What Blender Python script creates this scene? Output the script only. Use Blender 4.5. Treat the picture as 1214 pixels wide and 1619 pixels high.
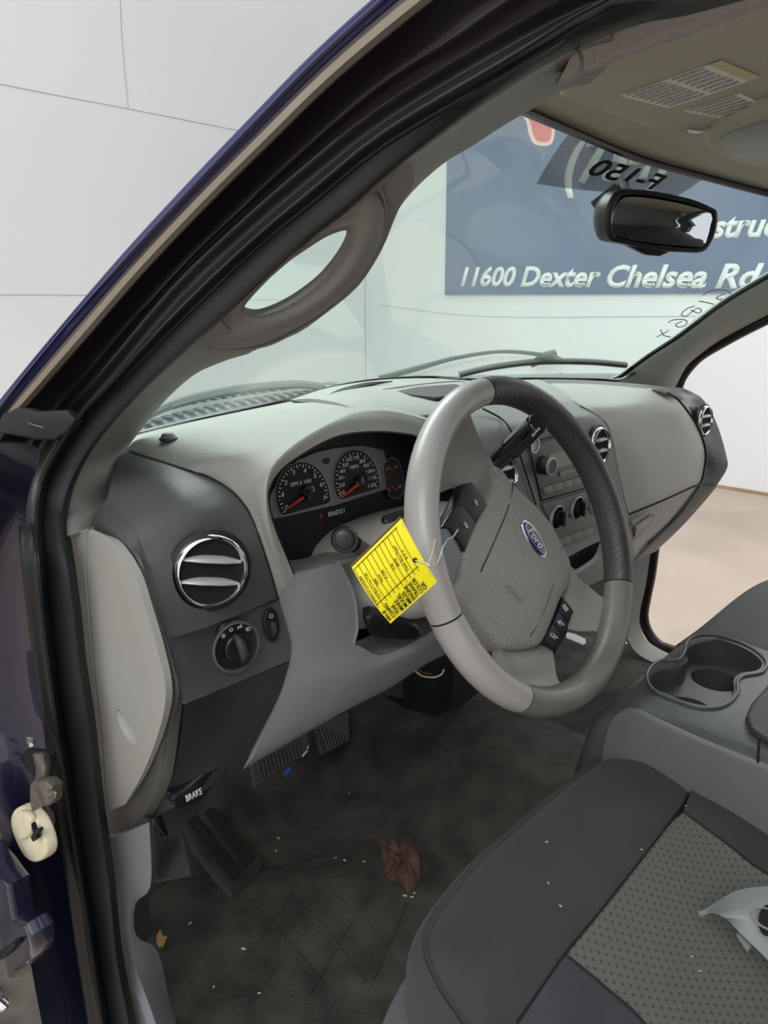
import bpy, bmesh, math, random
from mathutils import Vector, Matrix, noise

random.seed(7)
for _o in list(bpy.data.objects):
    bpy.data.objects.remove(_o, do_unlink=True)
scene = bpy.context.scene
COL = scene.collection
V = Vector
R = math.radians

# ------------------------------------------------------------------ camera
FPX, CX, CY = 1123.0, 607.0, 809.5
CP, CA = R(16.3), R(46.2)
FW = V((math.sin(CA)*math.cos(CP), math.cos(CA)*math.cos(CP), -math.sin(CP)))
RT = V((math.cos(CA), -math.sin(CA), 0))
UP = RT.cross(FW)
EYE = V((-1.01, -0.38, 1.41))
cam_data = bpy.data.cameras.new('camera')
cam = bpy.data.objects.new('camera', cam_data)
COL.objects.link(cam)
cam_data.sensor_fit = 'VERTICAL'
cam_data.sensor_height = 36.0
cam_data.lens = 36.0*FPX/1619.0
cam_data.clip_start = 0.02
M = Matrix((RT, UP, -FW)).transposed().to_4x4()
M.translation = EYE
cam.matrix_world = M
scene.camera = cam

# ------------------------------------------------------------------ light, exposure
world = bpy.data.worlds.new('world')
scene.world = world
world.use_nodes = True
bg = world.node_tree.nodes['Background']
bg.inputs['Color'].default_value = (0.93, 0.97, 1.0, 1)
bg.inputs['Strength'].default_value = 0.80
scene.view_settings.view_transform = 'Standard'
scene.view_settings.look = 'None'
scene.view_settings.gamma = 1.0
scene.view_settings.exposure = 0.50
scene.view_settings.use_curve_mapping = False


def area_light(name, loc, target, sx, sy, power, col=(1, 1, 1)):
    d = bpy.data.lights.new(name, 'AREA')
    d.shape = 'RECTANGLE'
    d.size, d.size_y, d.energy, d.color = sx, sy, power, col
    o = bpy.data.objects.new(name, d)
    COL.objects.link(o)
    o.location = loc
    o.rotation_euler = (V(target)-V(loc)).to_track_quat('-Z', 'Y').to_euler()
    return o


area_light('ceiling_lamp_driver_side', (-3.2, -1.2, 3.9), (-0.4, 0.1, 1.0), 2.6, 1.6, 45)
area_light('fill_light_front', (0.3, 3.0, 4.0), (0.0, 0.4, 1.2), 3.4, 1.6, 120)  # unseen fill, added to send more light through the windscreen
area_light('fill_light_passenger_side', (3.4, 0.2, 3.6), (0.2, 0.0, 0.9), 1.8, 3.2, 45)  # unseen fill, added to brighten the cabin from the right


# ------------------------------------------------------------------ pixel to place
def ray(u, v):
    return FW*FPX + RT*(u-CX) - UP*(v-CY)


def at(u, v, x=None, y=None, z=None):
    d = ray(u, v)
    if x is not None: t = (x-EYE.x)/d.x
    elif y is not None: t = (y-EYE.y)/d.y
    else: t = (z-EYE.z)/d.z
    return EYE + d*t


def onp(u, v, p0, n):
    d = ray(u, v); n = V(n)
    return EYE + d*((V(p0)-EYE).dot(n)/d.dot(n))


def wsz(x, y):                       # height of the curved windscreen glass
    return 1.25 + 0.81*(0.69-0.68*x*x-y)


def ws(u, v, off=0.0):               # point on the glass
    d = ray(u, v).normalized()
    lo, hi = 0.3, 4.0
    for _ in range(50):
        m = (lo+hi)/2
        p = EYE+d*m
        if p.z + 0.0 < wsz(p.x, p.y) + off: lo = m
        else: hi = m
    return EYE+d*lo


# ------------------------------------------------------------------ materials
def s2l(c):
    return tuple(((x/255.0)/12.92 if x/255.0 <= 0.04045 else ((x/255.0+0.055)/1.055)**2.4) for x in c)


def mat(name, rgb, rough=0.5, metal=0.0, bump=0.0, bscale=400.0, var=0.0, vscale=6.0, coat=0.0, rgb2=None, spec=0.5, sheen=0.0):
    m = bpy.data.materials.new(name)
    m.use_nodes = True
    nt = m.node_tree
    b = nt.nodes['Principled BSDF']
    c = s2l(rgb)
    b.inputs['Base Color'].default_value = (*c, 1)
    b.inputs['Roughness'].default_value = rough
    b.inputs['Metallic'].default_value = metal
    b.inputs['Coat Weight'].default_value = coat
    b.inputs['Specular IOR Level'].default_value = spec
    b.inputs['Sheen Weight'].default_value = sheen
    tc = nt.nodes.new('ShaderNodeTexCoord')
    if var or rgb2:
        n = nt.nodes.new('ShaderNodeTexNoise'); n.inputs['Scale'].default_value = vscale; n.inputs['Detail'].default_value = 6
        nt.links.new(tc.outputs['Object'], n.inputs['Vector'])
        r = nt.nodes.new('ShaderNodeValToRGB')
        c2 = s2l(rgb2) if rgb2 else tuple(x*(1-var) for x in c)
        c1 = c if rgb2 else tuple(min(1, x*(1+var)) for x in c)
        r.color_ramp.elements[0].color = (*c2, 1); r.color_ramp.elements[0].position = 0.35
        r.color_ramp.elements[1].color = (*c1, 1); r.color_ramp.elements[1].position = 0.65
        nt.links.new(n.outputs['Fac'], r.inputs['Fac'])
        nt.links.new(r.outputs['Color'], b.inputs['Base Color'])
    if bump:
        n2 = nt.nodes.new('ShaderNodeTexNoise'); n2.inputs['Scale'].default_value = bscale; n2.inputs['Detail'].default_value = 3
        nt.links.new(tc.outputs['Object'], n2.inputs['Vector'])
        bp = nt.nodes.new('ShaderNodeBump'); bp.inputs['Strength'].default_value = bump; bp.inputs['Distance'].default_value = 0.002
        nt.links.new(n2.outputs['Fac'], bp.inputs['Height'])
        nt.links.new(bp.outputs['Normal'], b.inputs['Normal'])
    return m


LIGHT = mat('light_grey_grained_plastic', (158, 157, 151), 0.55, bump=0.35, bscale=500, var=0.05)
LIGHT2 = mat('light_grey_smooth_plastic', (160, 158, 152), 0.5, bump=0.1, bscale=500, var=0.04)
MID = mat('mid_grey_plastic', (134, 133, 130), 0.5, bump=0.25, bscale=500, var=0.05)
COLP = mat('cool_grey_plastic', (132, 133, 137), 0.5, bump=0.3, bscale=450, var=0.05)
DARKP = mat('dark_grey_plastic', (84, 85, 85), 0.42, bump=0.12, bscale=600, var=0.06)
DARKW = mat('warm_dark_grey_plastic', (76, 75, 73), 0.5, bump=0.12, bscale=600, var=0.06)
ENDM = mat('soft_grey_plastic', (112, 111, 108), 0.5, bump=0.12, bscale=600, var=0.05)
PEDM = mat('worn_pedal_rubber', (70, 67, 65), 0.6, bump=0.3, bscale=300, var=0.15)
PILR = mat('lit_pillar_plastic', (158, 160, 154), 0.6, bump=0.3, bscale=500)  # pillar trim plastic with the windscreen light put into its colour
CHAR = mat('charcoal_plastic', (52, 52, 52), 0.5, bump=0.15, bscale=500, var=0.08)
BLACKP = mat('black_plastic', (26, 27, 28), 0.35, bump=0.1)
GLOSSB = mat('glossy_black_plastic', (18, 20, 22), 0.12, coat=0.6)
VOID = mat('black_void', (8, 8, 8), 0.9)
RUBBER = mat('black_rubber', (30, 29, 29), 0.36, bump=0.15, bscale=300, var=0.2, vscale=20)
RUBFLAT = mat('matte_black_rubber', (26, 25, 25), 0.6, bump=0.2, bscale=300, var=0.1)
PILLAR = mat('pillar_trim_plastic', (124, 120, 115), 0.6, bump=0.3, bscale=500, var=0.04)
NAVY = mat('navy_metallic_paint', (34, 32, 58), 0.25, metal=0.2, coat=1.0, var=0.12, vscale=9)
CHANNEL = mat('dark_maroon_channel_paint', (36, 29, 34), 0.35, coat=0.3, bump=0.05)
DUSTY = mat('dusty_primer', (120, 114, 104), 0.8, var=0.3, vscale=14, rgb2=(70, 68, 72))
CHROME = mat('chrome', (225, 226, 228), 0.08, metal=1.0)
SATIN = mat('satin_silver_plastic', (176, 177, 176), 0.35, metal=0.2)
STEEL = mat('worn_steel', (140, 134, 124), 0.4, metal=0.8, var=0.3, vscale=60)
WHEELG = mat('glossy_grey_wheel_vinyl', (158, 154, 152), 0.28, bump=0.05, bscale=700, var=0.04)
WHEELD = mat('worn_grey_wheel_leather', (108, 108, 101), 0.33, bump=0.25, bscale=420, var=0.14, vscale=18)
LEATHER = mat('dark_stitched_leather', (66, 64, 62), 0.36, bump=0.3, bscale=420, var=0.14, vscale=18)
AIRB = mat('airbag_cover_plastic', (142, 140, 134), 0.5, bump=0.7, bscale=330, var=0.03)
SPOKE = mat('spoke_plastic', (134, 132, 127), 0.42, bump=0.1, var=0.08, vscale=14)
HEADL = mat('headliner_fabric', (188, 182, 168), 0.95, bump=0.6, bscale=900, var=0.04, vscale=300, spec=0.1)
HEADL2 = mat('roof_side_fabric', (166, 163, 161), 0.95, bump=0.6, bscale=900, var=0.06, vscale=300, spec=0.1)
CARPET = mat('black_carpet', (72, 69, 63), 1.0, bump=1.0, bscale=350, rgb2=(46, 44, 42), vscale=16, spec=0.1, sheen=0.15)
MATR = mat('floor_mat_carpet', (78, 77, 70), 0.95, bump=1.0, bscale=350, rgb2=(52, 51, 48), vscale=14, spec=0.15)
SEATD = mat('black_seat_cloth', (66, 66, 63), 0.9, bump=0.4, bscale=900, var=0.14, vscale=8, spec=0.2, sheen=0.1)
SEATM = mat('dark_mesh_seat_cloth', (74, 75, 80), 0.9, bump=0.5, bscale=700, var=0.1, vscale=20, spec=0.2)
SEATP = mat('grey_seat_cloth', (98, 99, 98), 0.9, bump=0.3, bscale=900, var=0.05, spec=0.2)
PIPING = mat('seam_thread', (90, 88, 82), 0.8)
CONS = mat('dusty_console_plastic', (72, 73, 74), 0.42, bump=0.12, bscale=500, var=0.22, vscale=9)
CONSL = mat('console_side_plastic', (104, 103, 102), 0.5, bump=0.15, bscale=500, var=0.05)
YELLOW = mat('yellow_card', (250, 232, 10), 0.55)
INK = mat('black_ink', (28, 24, 16), 0.7)
WHITE = mat('white_print', (225, 228, 228), 0.5)
REDM = mat('red_needle', (225, 50, 35), 0.4)
DIMRED = mat('dim_red_print', (95, 30, 26), 0.5)
BEZEL = mat('gauge_bezel_grey', (128, 127, 126), 0.45, var=0.04)
GAUGE = mat('gauge_black', (26, 27, 28), 0.5)
BLUEO = mat('emblem_blue', (22, 26, 84), 0.2, coat=0.8)
LABELM = mat('sun_visor_label_paper', (232, 231, 224), 0.7)
LABELY = mat('label_yellow_edge', (196, 188, 138), 0.7)
PRINT = mat('grey_print', (168, 168, 160), 0.8)
BANNER = mat('navy_vinyl_banner', (34, 52, 112), 0.45, bump=0.3, bscale=3, var=0.15, vscale=1.5)
BTEXT = mat('banner_white_print', (222, 226, 226), 0.5)
BRED = mat('banner_red_print', (214, 44, 48), 0.5)
CREAM = mat('cream_foam', (226, 216, 184), 0.6, bump=0.4, bscale=60, var=0.1, vscale=30)
LEAF = mat('dry_brown_leaf', (86, 60, 48), 0.8, bump=0.8, bscale=120, var=0.4, vscale=50)
CHIP = mat('tan_wood_chip', (170, 134, 86), 0.8, var=0.2)
CRUMB = mat('pale_crumb', (205, 196, 170), 0.8)
WIREW = mat('white_wire', (216, 214, 206), 0.4)
WIREBL = mat('blue_tape', (40, 90, 200), 0.5)
MARK = mat('purple_marker', (120, 76, 118), 0.6)
COWL = mat('cowl_plastic', (88, 98, 102), 0.55, bump=0.2, var=0.08)
COWLD = mat('cowl_slot_dark', (52, 60, 63), 0.8)
WIPER = mat('wiper_black', (44, 48, 48), 0.4)
SEAM = mat('dark_seam', (20, 20, 20), 0.8)
PAPER = mat('white_paper', (232, 232, 228), 0.7)
FRIT = mat('black_glass_edge', (12, 13, 14), 0.25)


def wall_mat():
    m = mat('white_painted_panels', (222, 222, 223), 0.6, bump=0.25, bscale=3.0, var=0.02, vscale=0.7)
    return m


WALL = wall_mat()
WALLD = mat('wall_seam_dark', (176, 176, 175), 0.8)
FLOORM = mat('tan_concrete', (178, 162, 146), 0.75, bump=0.2, bscale=6, rgb2=(160, 146, 132), vscale=1.2)
BASEM = mat('dirty_base_strip', (150, 128, 96), 0.8, var=0.2, vscale=3)


def glass_mat():
    m = bpy.data.materials.new('green_tinted_glass'); m.use_nodes = True
    nt = m.node_tree; nt.nodes.clear()
    o = nt.nodes.new('ShaderNodeOutputMaterial')
    t = nt.nodes.new('ShaderNodeBsdfTransparent'); t.inputs['Color'].default_value = (0.93, 0.995, 0.96, 1)
    g = nt.nodes.new('ShaderNodeBsdfGlossy'); g.inputs['Roughness'].default_value = 0.03; g.inputs['Color'].default_value = (0.9, 1, 0.96, 1)
    lw = nt.nodes.new('ShaderNodeLayerWeight'); lw.inputs['Blend'].default_value = 0.5
    pw = nt.nodes.new('ShaderNodeMath'); pw.operation = 'POWER'; pw.inputs[1].default_value = 4.0
    nt.links.new(lw.outputs['Facing'], pw.inputs[0])
    f = nt.nodes.new('ShaderNodeMath'); f.operation = 'MULTIPLY_ADD'; f.inputs[1].default_value = 0.30; f.inputs[2].default_value = 0.02
    nt.links.new(pw.outputs[0], f.inputs[0])
    x = nt.nodes.new('ShaderNodeMixShader')
    nt.links.new(f.outputs[0], x.inputs[0]); nt.links.new(t.outputs[0], x.inputs[1]); nt.links.new(g.outputs[0], x.inputs[2])
    d = nt.nodes.new('ShaderNodeBsdfTranslucent'); d.inputs['Color'].default_value = (0.78, 0.92, 0.86, 1)
    y = nt.nodes.new('ShaderNodeMixShader'); y.inputs[0].default_value = 0.05     # milky haze mixed into the glass, standing for glare
    nt.links.new(x.outputs[0], y.inputs[1]); nt.links.new(d.outputs[0], y.inputs[2])
    nt.links.new(y.outputs[0], o.inputs[0])
    return m


def film_mat(name, col, fac):
    m = bpy.data.materials.new(name); m.use_nodes = True
    nt = m.node_tree; nt.nodes.clear()
    o = nt.nodes.new('ShaderNodeOutputMaterial')
    t = nt.nodes.new('ShaderNodeBsdfTransparent')
    d = nt.nodes.new('ShaderNodeBsdfPrincipled'); d.inputs['Base Color'].default_value = (*s2l(col), 1); d.inputs['Roughness'].default_value = 0.15
    x = nt.nodes.new('ShaderNodeMixShader'); x.inputs[0].default_value = fac
    nt.links.new(t.outputs[0], x.inputs[1]); nt.links.new(d.outputs[0], x.inputs[2]); nt.links.new(x.outputs[0], o.inputs[0])
    return m


GLASS = glass_mat()
DECAL = film_mat('smoked_decal_film', (48, 50, 54), 0.42)
LENS = film_mat('clear_lens', (40, 44, 44), 0.10)
MIRROR = mat('mirror_silver', (200, 204, 206), 0.02, metal=1.0)


def dot_cloth():
    m = mat('dotted_grey_seat_cloth', (92, 93, 88), 0.92, bump=0.4, bscale=900, spec=0.15)
    nt = m.node_tree; b = nt.nodes['Principled BSDF']
    tc = nt.nodes.new('ShaderNodeTexCoord')
    mp = nt.nodes.new('ShaderNodeMapping'); mp.inputs['Rotation'].default_value = (0, 0, R(45))
    mp.inputs['Scale'].default_value = (122, 122, 0.0)
    nt.links.new(tc.outputs['Object'], mp.inputs['Vector'])
    fr = nt.nodes.new('ShaderNodeVectorMath'); fr.operation = 'FRACTION'
    nt.links.new(mp.outputs[0], fr.inputs[0])
    sb = nt.nodes.new('ShaderNodeVectorMath'); sb.operation = 'SUBTRACT'; sb.inputs[1].default_value = (0.5, 0.5, 0)
    nt.links.new(fr.outputs[0], sb.inputs[0])
    ln = nt.nodes.new('ShaderNodeVectorMath'); ln.operation = 'LENGTH'
    nt.links.new(sb.outputs[0], ln.inputs[0])
    r = nt.nodes.new('ShaderNodeValToRGB')
    r.color_ramp.elements[0].position = 0.10; r.color_ramp.elements[0].color = (*s2l((76, 77, 73)), 1)
    r.color_ramp.elements[1].position = 0.27; r.color_ramp.elements[1].color = (*s2l((106, 107, 101)), 1)
    nt.links.new(ln.outputs['Value'], r.inputs['Fac'])
    nt.links.new(r.outputs['Color'], b.inputs['Base Color'])
    return m


DOTS = dot_cloth()


# ------------------------------------------------------------------ builders
def offset_of(p):
    o = V((0, 0, 0))
    while p is not None:
        o += p.location
        p = p.parent
    return o


def link(name, me, m, parent=None, local=False):
    if parent is not None and not local:
        off = offset_of(parent)
        me.transform(Matrix.Translation(-off))
    o = bpy.data.objects.new(name, me)
    COL.objects.link(o)
    if m is not None:
        me.materials.clear(); me.materials.append(m)
    if parent is not None: o.parent = parent
    return o


def thing(name, label, cat, loc=(0, 0, 0), group=None):
    o = bpy.data.objects.new(name, None)
    o.empty_display_size = 0.05
    COL.objects.link(o)
    o.location = loc
    o['label'] = label; o['category'] = cat
    if group: o['group'] = group
    return o


def tag(o, label, cat, group=None, kind=None):
    o['label'] = label; o['category'] = cat
    if group: o['group'] = group
    if kind: o['kind'] = kind
    return o


def struct(o):
    o['kind'] = 'structure'
    return o


def smooth(me, ang=40):
    for p in me.polygons: p.use_smooth = True
    try:
        me.set_sharp_from_angle(angle=R(ang))
    except Exception:
        pass


def raw(name, verts, faces, m, parent=None, local=False, sm=True, ang=40):
    me = bpy.data.meshes.new(name)
    me.from_pydata([tuple(v) for v in verts], [], faces)
    bm = bmesh.new(); bm.from_mesh(me)
    bmesh.ops.recalc_face_normals(bm, faces=bm.faces)
    bm.to_mesh(me); bm.free()
    if sm: smooth(me, ang)
    return link(name, me, m, parent, local)


def cr(P, t, closed=False):
    n = len(P)
    if closed:
        i = int(math.floor(t)); f = t-i
        p0, p1, p2, p3 = P[(i-1) % n], P[i % n], P[(i+1) % n], P[(i+2) % n]
    else:
        t = max(0.0, min(t, n-1-1e-9)); i = int(math.floor(t)); f = t-i
        p1, p2 = P[i], P[i+1]
        p0 = P[i-1] if i > 0 else p1*2-p2
        p3 = P[i+2] if i+2 < n else p2*2-p1
    return 0.5*((2*p1)+(p2-p0)*f+(2*p0-5*p1+4*p2-p3)*f*f+(3*p1-p0-3*p2+p3)*f**3)


def spl(P, n, closed=False):
    P = [V(p) for p in P]
    if n <= 0 or len(P) < 3: return P
    if closed:
        k = len(P)*n
        return [cr(P, i/n, True) for i in range(k)]
    k = (len(P)-1)*n
    return [cr(P, i/n) for i in range(k+1)]


def sheet(name, rows, m, parent=None, nu=4, nv=4, thick=0.003, closed=False, flip=False, ang=50):
    """smooth surface through a grid of points, given real thickness on its far side"""
    rows = [spl(r, nu, closed) for r in rows]
    cols = [spl([r[i] for r in rows], nv) if nv > 1 and len(rows) > 2 else [V(r[i]) for r in rows] for i in range(len(rows[0]))]
    nr, nc = len(cols[0]), len(cols)
    P = [[cols[j][i] for j in range(nc)] for i in range(nr)]
    verts = [p for r in P for p in r]
    N = []
    for i in range(nr):
        for j in range(nc):
            a = P[min(i+1, nr-1)][j]-P[max(i-1, 0)][j]
            if closed: b = P[i][(j+1) % nc]-P[i][(j-1) % nc]
            else: b = P[i][min(j+1, nc-1)]-P[i][max(j-1, 0)]
            n = a.cross(b)
            N.append(n.normalized() if n.length > 1e-12 else V((0, 0, 1)))
    # thickness goes away from the viewer's side of the surface
    mid = len(verts)//2
    s = sum(1 if (EYE-verts[k]).dot(N[k]) > 0 else -1 for k in range(0, len(verts), 3))
    sg = -1 if s > 0 else 1
    if flip: sg = -sg
    n0 = len(verts)
    verts2 = verts+[verts[k]+N[k]*sg*thick for k in range(n0)]
    F = []
    cc = nc if closed else nc-1
    for i in range(nr-1):
        for j in range(cc):
            a, b, c, d = i*nc+j, i*nc+(j+1) % nc, (i+1)*nc+(j+1) % nc, (i+1)*nc+j
            F.append((a, b, c, d)); F.append((n0+d, n0+c, n0+b, n0+a))
    for j in range(cc):
        a, b = j, (j+1) % nc
        F.append((b, a, n0+a, n0+b))
        a, b = (nr-1)*nc+j, (nr-1)*nc+(j+1) % nc
        F.append((a, b, n0+b, n0+a))
    if not closed:
        for i in range(nr-1):
            a, b = i*nc, (i+1)*nc
            F.append((a, b, n0+b, n0+a))
            a, b = i*nc+nc-1, (i+1)*nc+nc-1
            F.append((b, a, n0+a, n0+b))
    return raw(name, verts2, F, m, parent, ang=ang)


def frame_of(path, i, closed):
    n = len(path)
    if closed: return (path[(i+1) % n]-path[(i-1) % n]).normalized()
    return (path[min(i+1, n-1)]-path[max(i-1, 0)]).normalized()


def tube(name, pts, r, m, parent=None, n=6, seg=10, closed=False, up=None, prof=None, local=False, r2=None, caps=True):
    """swept tube; r a number or list per control point; prof = list of (a,b) section points"""
    P = spl(pts, n, closed)
    k = len(P)
    if isinstance(r, (list, tuple)):
        rr = []
        for i in range(k):
            t = i/n if n > 0 and len(pts) > 2 else i
            a = int(min(t, len(r)-1)); b = (a+1) % len(r) if closed else min(a+1, len(r)-1)
            rr.append(r[a]*(1-(t-a))+r[b]*(t-a))
    else: rr = [r]*k
    if prof is None:
        q = r2 if r2 else 1.0
        prof = [(math.cos(2*math.pi*s/seg), q*math.sin(2*math.pi*s/seg)) for s in range(seg)]
    seg = len(prof)
    verts, F = [], []
    pu = V(up) if up is not None else None
    for i in range(k):
        t = frame_of(P, i, closed)
        if pu is None:
            pu = t.orthogonal()
        a = (pu - t*pu.dot(t))
        if a.length < 1e-6: a = t.orthogonal()
        a.normalize()
        b = t.cross(a)
        if up is None: pu = a
        for (x, y) in prof: verts.append(P[i]+a*x*rr[i]+b*y*rr[i])
    for i in range(k if closed else k-1):
        for s in range(seg):
            j = (i+1) % k
            F.append((i*seg+s, i*seg+(s+1) % seg, j*seg+(s+1) % seg, j*seg+s))
    if not closed and caps:
        F.append(tuple(range(seg-1, -1, -1))); F.append(tuple((k-1)*seg+s for s in range(seg)))
    return raw(name, verts, F, m, parent, local)


def basis(n, xhint):
    n = V(n).normalized(); x = V(xhint); x = (x-n*x.dot(n)).normalized()
    return x, n.cross(x), n


def curve_mesh(loops, ext, bev, res=2):
    cu = bpy.data.curves.new('c', 'CURVE'); cu.dimensions = '2D'; cu.fill_mode = 'BOTH'
    cu.extrude = ext; cu.bevel_depth = bev; cu.bevel_resolution = res
    for L in loops:
        s = cu.splines.new('POLY'); s.points.add(len(L)-1)
        for i, p in enumerate(L): s.points[i].co = (p[0], p[1], 0, 1)
        s.use_cyclic_u = True
    o = bpy.data.objects.new('c', cu); COL.objects.link(o)
    bpy.context.view_layer.update()
    me = bpy.data.meshes.new_from_object(o.evaluated_get(bpy.context.evaluated_depsgraph_get()))
    bpy.data.objects.remove(o); bpy.data.curves.remove(cu)
    return me


def slab(name, outline, normal, thick, m, parent=None, bevel=0.0, holes=(), sm=0, local=False, hsm=0, lift=0.0, ang=35):
    """flat plate from an outline of 3D points; front face at the outline, body behind (against normal)"""
    O = [V(p) for p in outline]
    if sm: O = spl(O, sm, True)
    c = sum(O, V((0, 0, 0)))/len(O)
    x, y, n = basis(normal, O[0]-c)
    H = []
    for h in holes:
        h = [V(p) for p in h]
        H.append(spl(h, hsm, True) if hsm else h)
    f = lambda L: [((p-c).dot(x), (p-c).dot(y)) for p in L]
    bevel = min(bevel, thick*0.49)
    me = curve_mesh([f(O)]+[f(h) for h in H], max(thick/2-bevel, 1e-5), bevel)
    # bevel grows the outline outward; accept (a millimetre or so)
    mt = Matrix((x, y, n)).transposed().to_4x4(); mt.translation = c+n*(lift-thick/2)
    me.transform(mt)
    bm = bmesh.new(); bm.from_mesh(me); bmesh.ops.remove_doubles(bm, verts=bm.verts, dist=1e-6); bmesh.ops.recalc_face_normals(bm, faces=bm.faces); bm.to_mesh(me); bm.free()
    smooth(me, ang)
    me.name = name
    return link(name, me, m, parent, local)


def lathe(name, prof, o, axis, m, parent=None, seg=40, sx=1.0, local=False, xhint=(1, 0, 0)):
    """profile of (radius, height) turned about the axis through o"""
    x, y, n = basis(axis, xhint)
    verts, F = [], []
    for (r, h) in prof:
        for s in range(seg):
            a = 2*math.pi*s/seg
            verts.append(V(o)+x*r*math.cos(a)*sx+y*r*math.sin(a)+n*h)
    for i in range(len(prof)-1):
        for s in range(seg):
            F.append((i*seg+s, i*seg+(s+1) % seg, (i+1)*seg+(s+1) % seg, (i+1)*seg+s))
    if prof[0][0] > 1e-6: F.append(tuple(range(seg)))
    if prof[-1][0] > 1e-6: F.append(tuple((len(prof)-1)*seg+s for s in range(seg)))
    me = bpy.data.meshes.new(name); me.from_pydata([tuple(v) for v in verts], [], F)
    bm = bmesh.new(); bm.from_mesh(me); bmesh.ops.remove_doubles(bm, verts=bm.verts, dist=1e-7); bmesh.ops.recalc_face_normals(bm, faces=bm.faces); bm.to_mesh(me); bm.free()
    smooth(me, 35)
    return link(name, me, m, parent, local)


def ring(name, prof, o, axis, m, parent=None, seg=48, local=False, xhint=(1, 0, 0), sx=1.0):
    """closed section profile turned into a ring"""
    x, y, n = basis(axis, xhint)
    verts, F = [], []
    k = len(prof)
    for (r, h) in prof:
        for s in range(seg):
            a = 2*math.pi*s/seg
            verts.append(V(o)+x*r*math.cos(a)*sx+y*r*math.sin(a)+n*h)
    for i in range(k):
        for s in range(seg):
            j = (i+1) % k
            F.append((i*seg+s, i*seg+(s+1) % seg, j*seg+(s+1) % seg, j*seg+s))
    return raw(name, verts, F, m, parent, local, ang=60)


def box(name, c, sx, sy, sz, m, parent=None, ax=None, bev=0.0, local=False, seg=2):
    bm = bmesh.new()
    bmesh.ops.create_cube(bm, size=1.0)
    bmesh.ops.scale(bm, vec=(sx, sy, sz), verts=bm.verts)
    if bev: bmesh.ops.bevel(bm, geom=bm.edges[:], offset=bev, segments=seg, affect='EDGES', profile=0.5)
    me = bpy.data.meshes.new(name); bm.to_mesh(me); bm.free()
    mt = Matrix.Identity(4)
    if ax: mt = Matrix((ax[0], ax[1], ax[2])).transposed().to_4x4()
    mt.translation = V(c)
    me.transform(mt)
    smooth(me, 35)
    return link(name, me, m, parent, local)


def cut(o, cutters):
    """subtract closed meshes from an object for real recesses and holes"""
    for c in cutters:
        md = o.modifiers.new('cut', 'BOOLEAN'); md.operation = 'DIFFERENCE'; md.object = c; md.solver = 'EXACT'
    bpy.context.view_layer.update()
    me = bpy.data.meshes.new_from_object(o.evaluated_get(bpy.context.evaluated_depsgraph_get()))
    o.modifiers.clear()
    old = o.data; ms = [x for x in old.materials]
    o.data = me
    me.materials.clear()
    for x in ms: me.materials.append(x)
    for p in me.polygons: p.material_index = 0
    smooth(me, 35)
    for c in cutters: bpy.data.objects.remove(c, do_unlink=True)


def text(name, s, a, b, up, m, parent=None, ext=0.0003, off=0.0, shear=0.0, local=False, lift=0.0):
    """lettering fitted between points a and b along its baseline, 'up' = vector of its height"""
    cu = bpy.data.curves.new('t', 'FONT'); cu.body = s; cu.size = 1.0; cu.offset = off; cu.shear = shear
    cu.resolution_u = 3
    o = bpy.data.objects.new('t', cu); COL.objects.link(o)
    bpy.context.view_layer.update()
    me = bpy.data.meshes.new_from_object(o.evaluated_get(bpy.context.evaluated_depsgraph_get()))
    bpy.data.objects.remove(o); bpy.data.curves.remove(cu)
    xs = [v.co.x for v in me.vertices]; ys = [v.co.y for v in me.vertices]
    x0, x1, y0, y1 = min(xs), max(xs), min(ys), max(ys)
    a, b, up = V(a), V(b), V(up)
    dx = b-a
    n = dx.cross(up).normalized()
    bm = bmesh.new(); bm.from_mesh(me)
    g = bmesh.ops.extrude_face_region(bm, geom=bm.faces[:])
    top = [e for e in g['geom'] if isinstance(e, bmesh.types.BMVert)]
    ts = set(top)
    for v in bm.verts:
        p = a+dx*((v.co.x-x0)/(x1-x0))+up*((v.co.y-y0)/(y1-y0))
        v.co = p+n*((ext if v in ts else 0.0)+lift)
    bmesh.ops.recalc_face_normals(bm, faces=bm.faces)
    bm.to_mesh(me); bm.free(); me.name = name
    return link(name, me, m, parent, local)


def ell(c, x, y, rx, ry, n=32):
    return [V(c)+V(x)*rx*math.cos(2*math.pi*i/n)+V(y)*ry*math.sin(2*math.pi*i/n) for i in range(n)]


def px(L, **k):
    return [at(u, v, **k) for (u, v) in L]


def pz(L):       # list of (u, v, 'axis', value)
    return [at(u, v, **{a: c}) for (u, v, a, c) in L]

# ================================================================== SETTING
WX, WY = 4.83, 5.514
fl = struct(box('floor', (0.5, 1.0, -0.05), 16, 14, 0.1, FLOORM))
wr = struct(box('wall_right', (WX+0.05, -0.2, 2.6), 0.1, 11.7, 5.2, WALL))
wf = struct(box('wall_front', (-0.6, WY+0.05, 2.6), 11.0, 0.1, 5.2, WALL))
tr = struct(box('baseboard_right', (WX-0.01, -0.2, 0.012), 0.02, 11.4, 0.024, BASEM))


def seam_strip(name, pts, axis, r=0.003):
    o = tube(name, pts, r, WALLD, None, n=1 if len(pts) < 3 else 4, seg=6)
    return struct(o)


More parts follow.
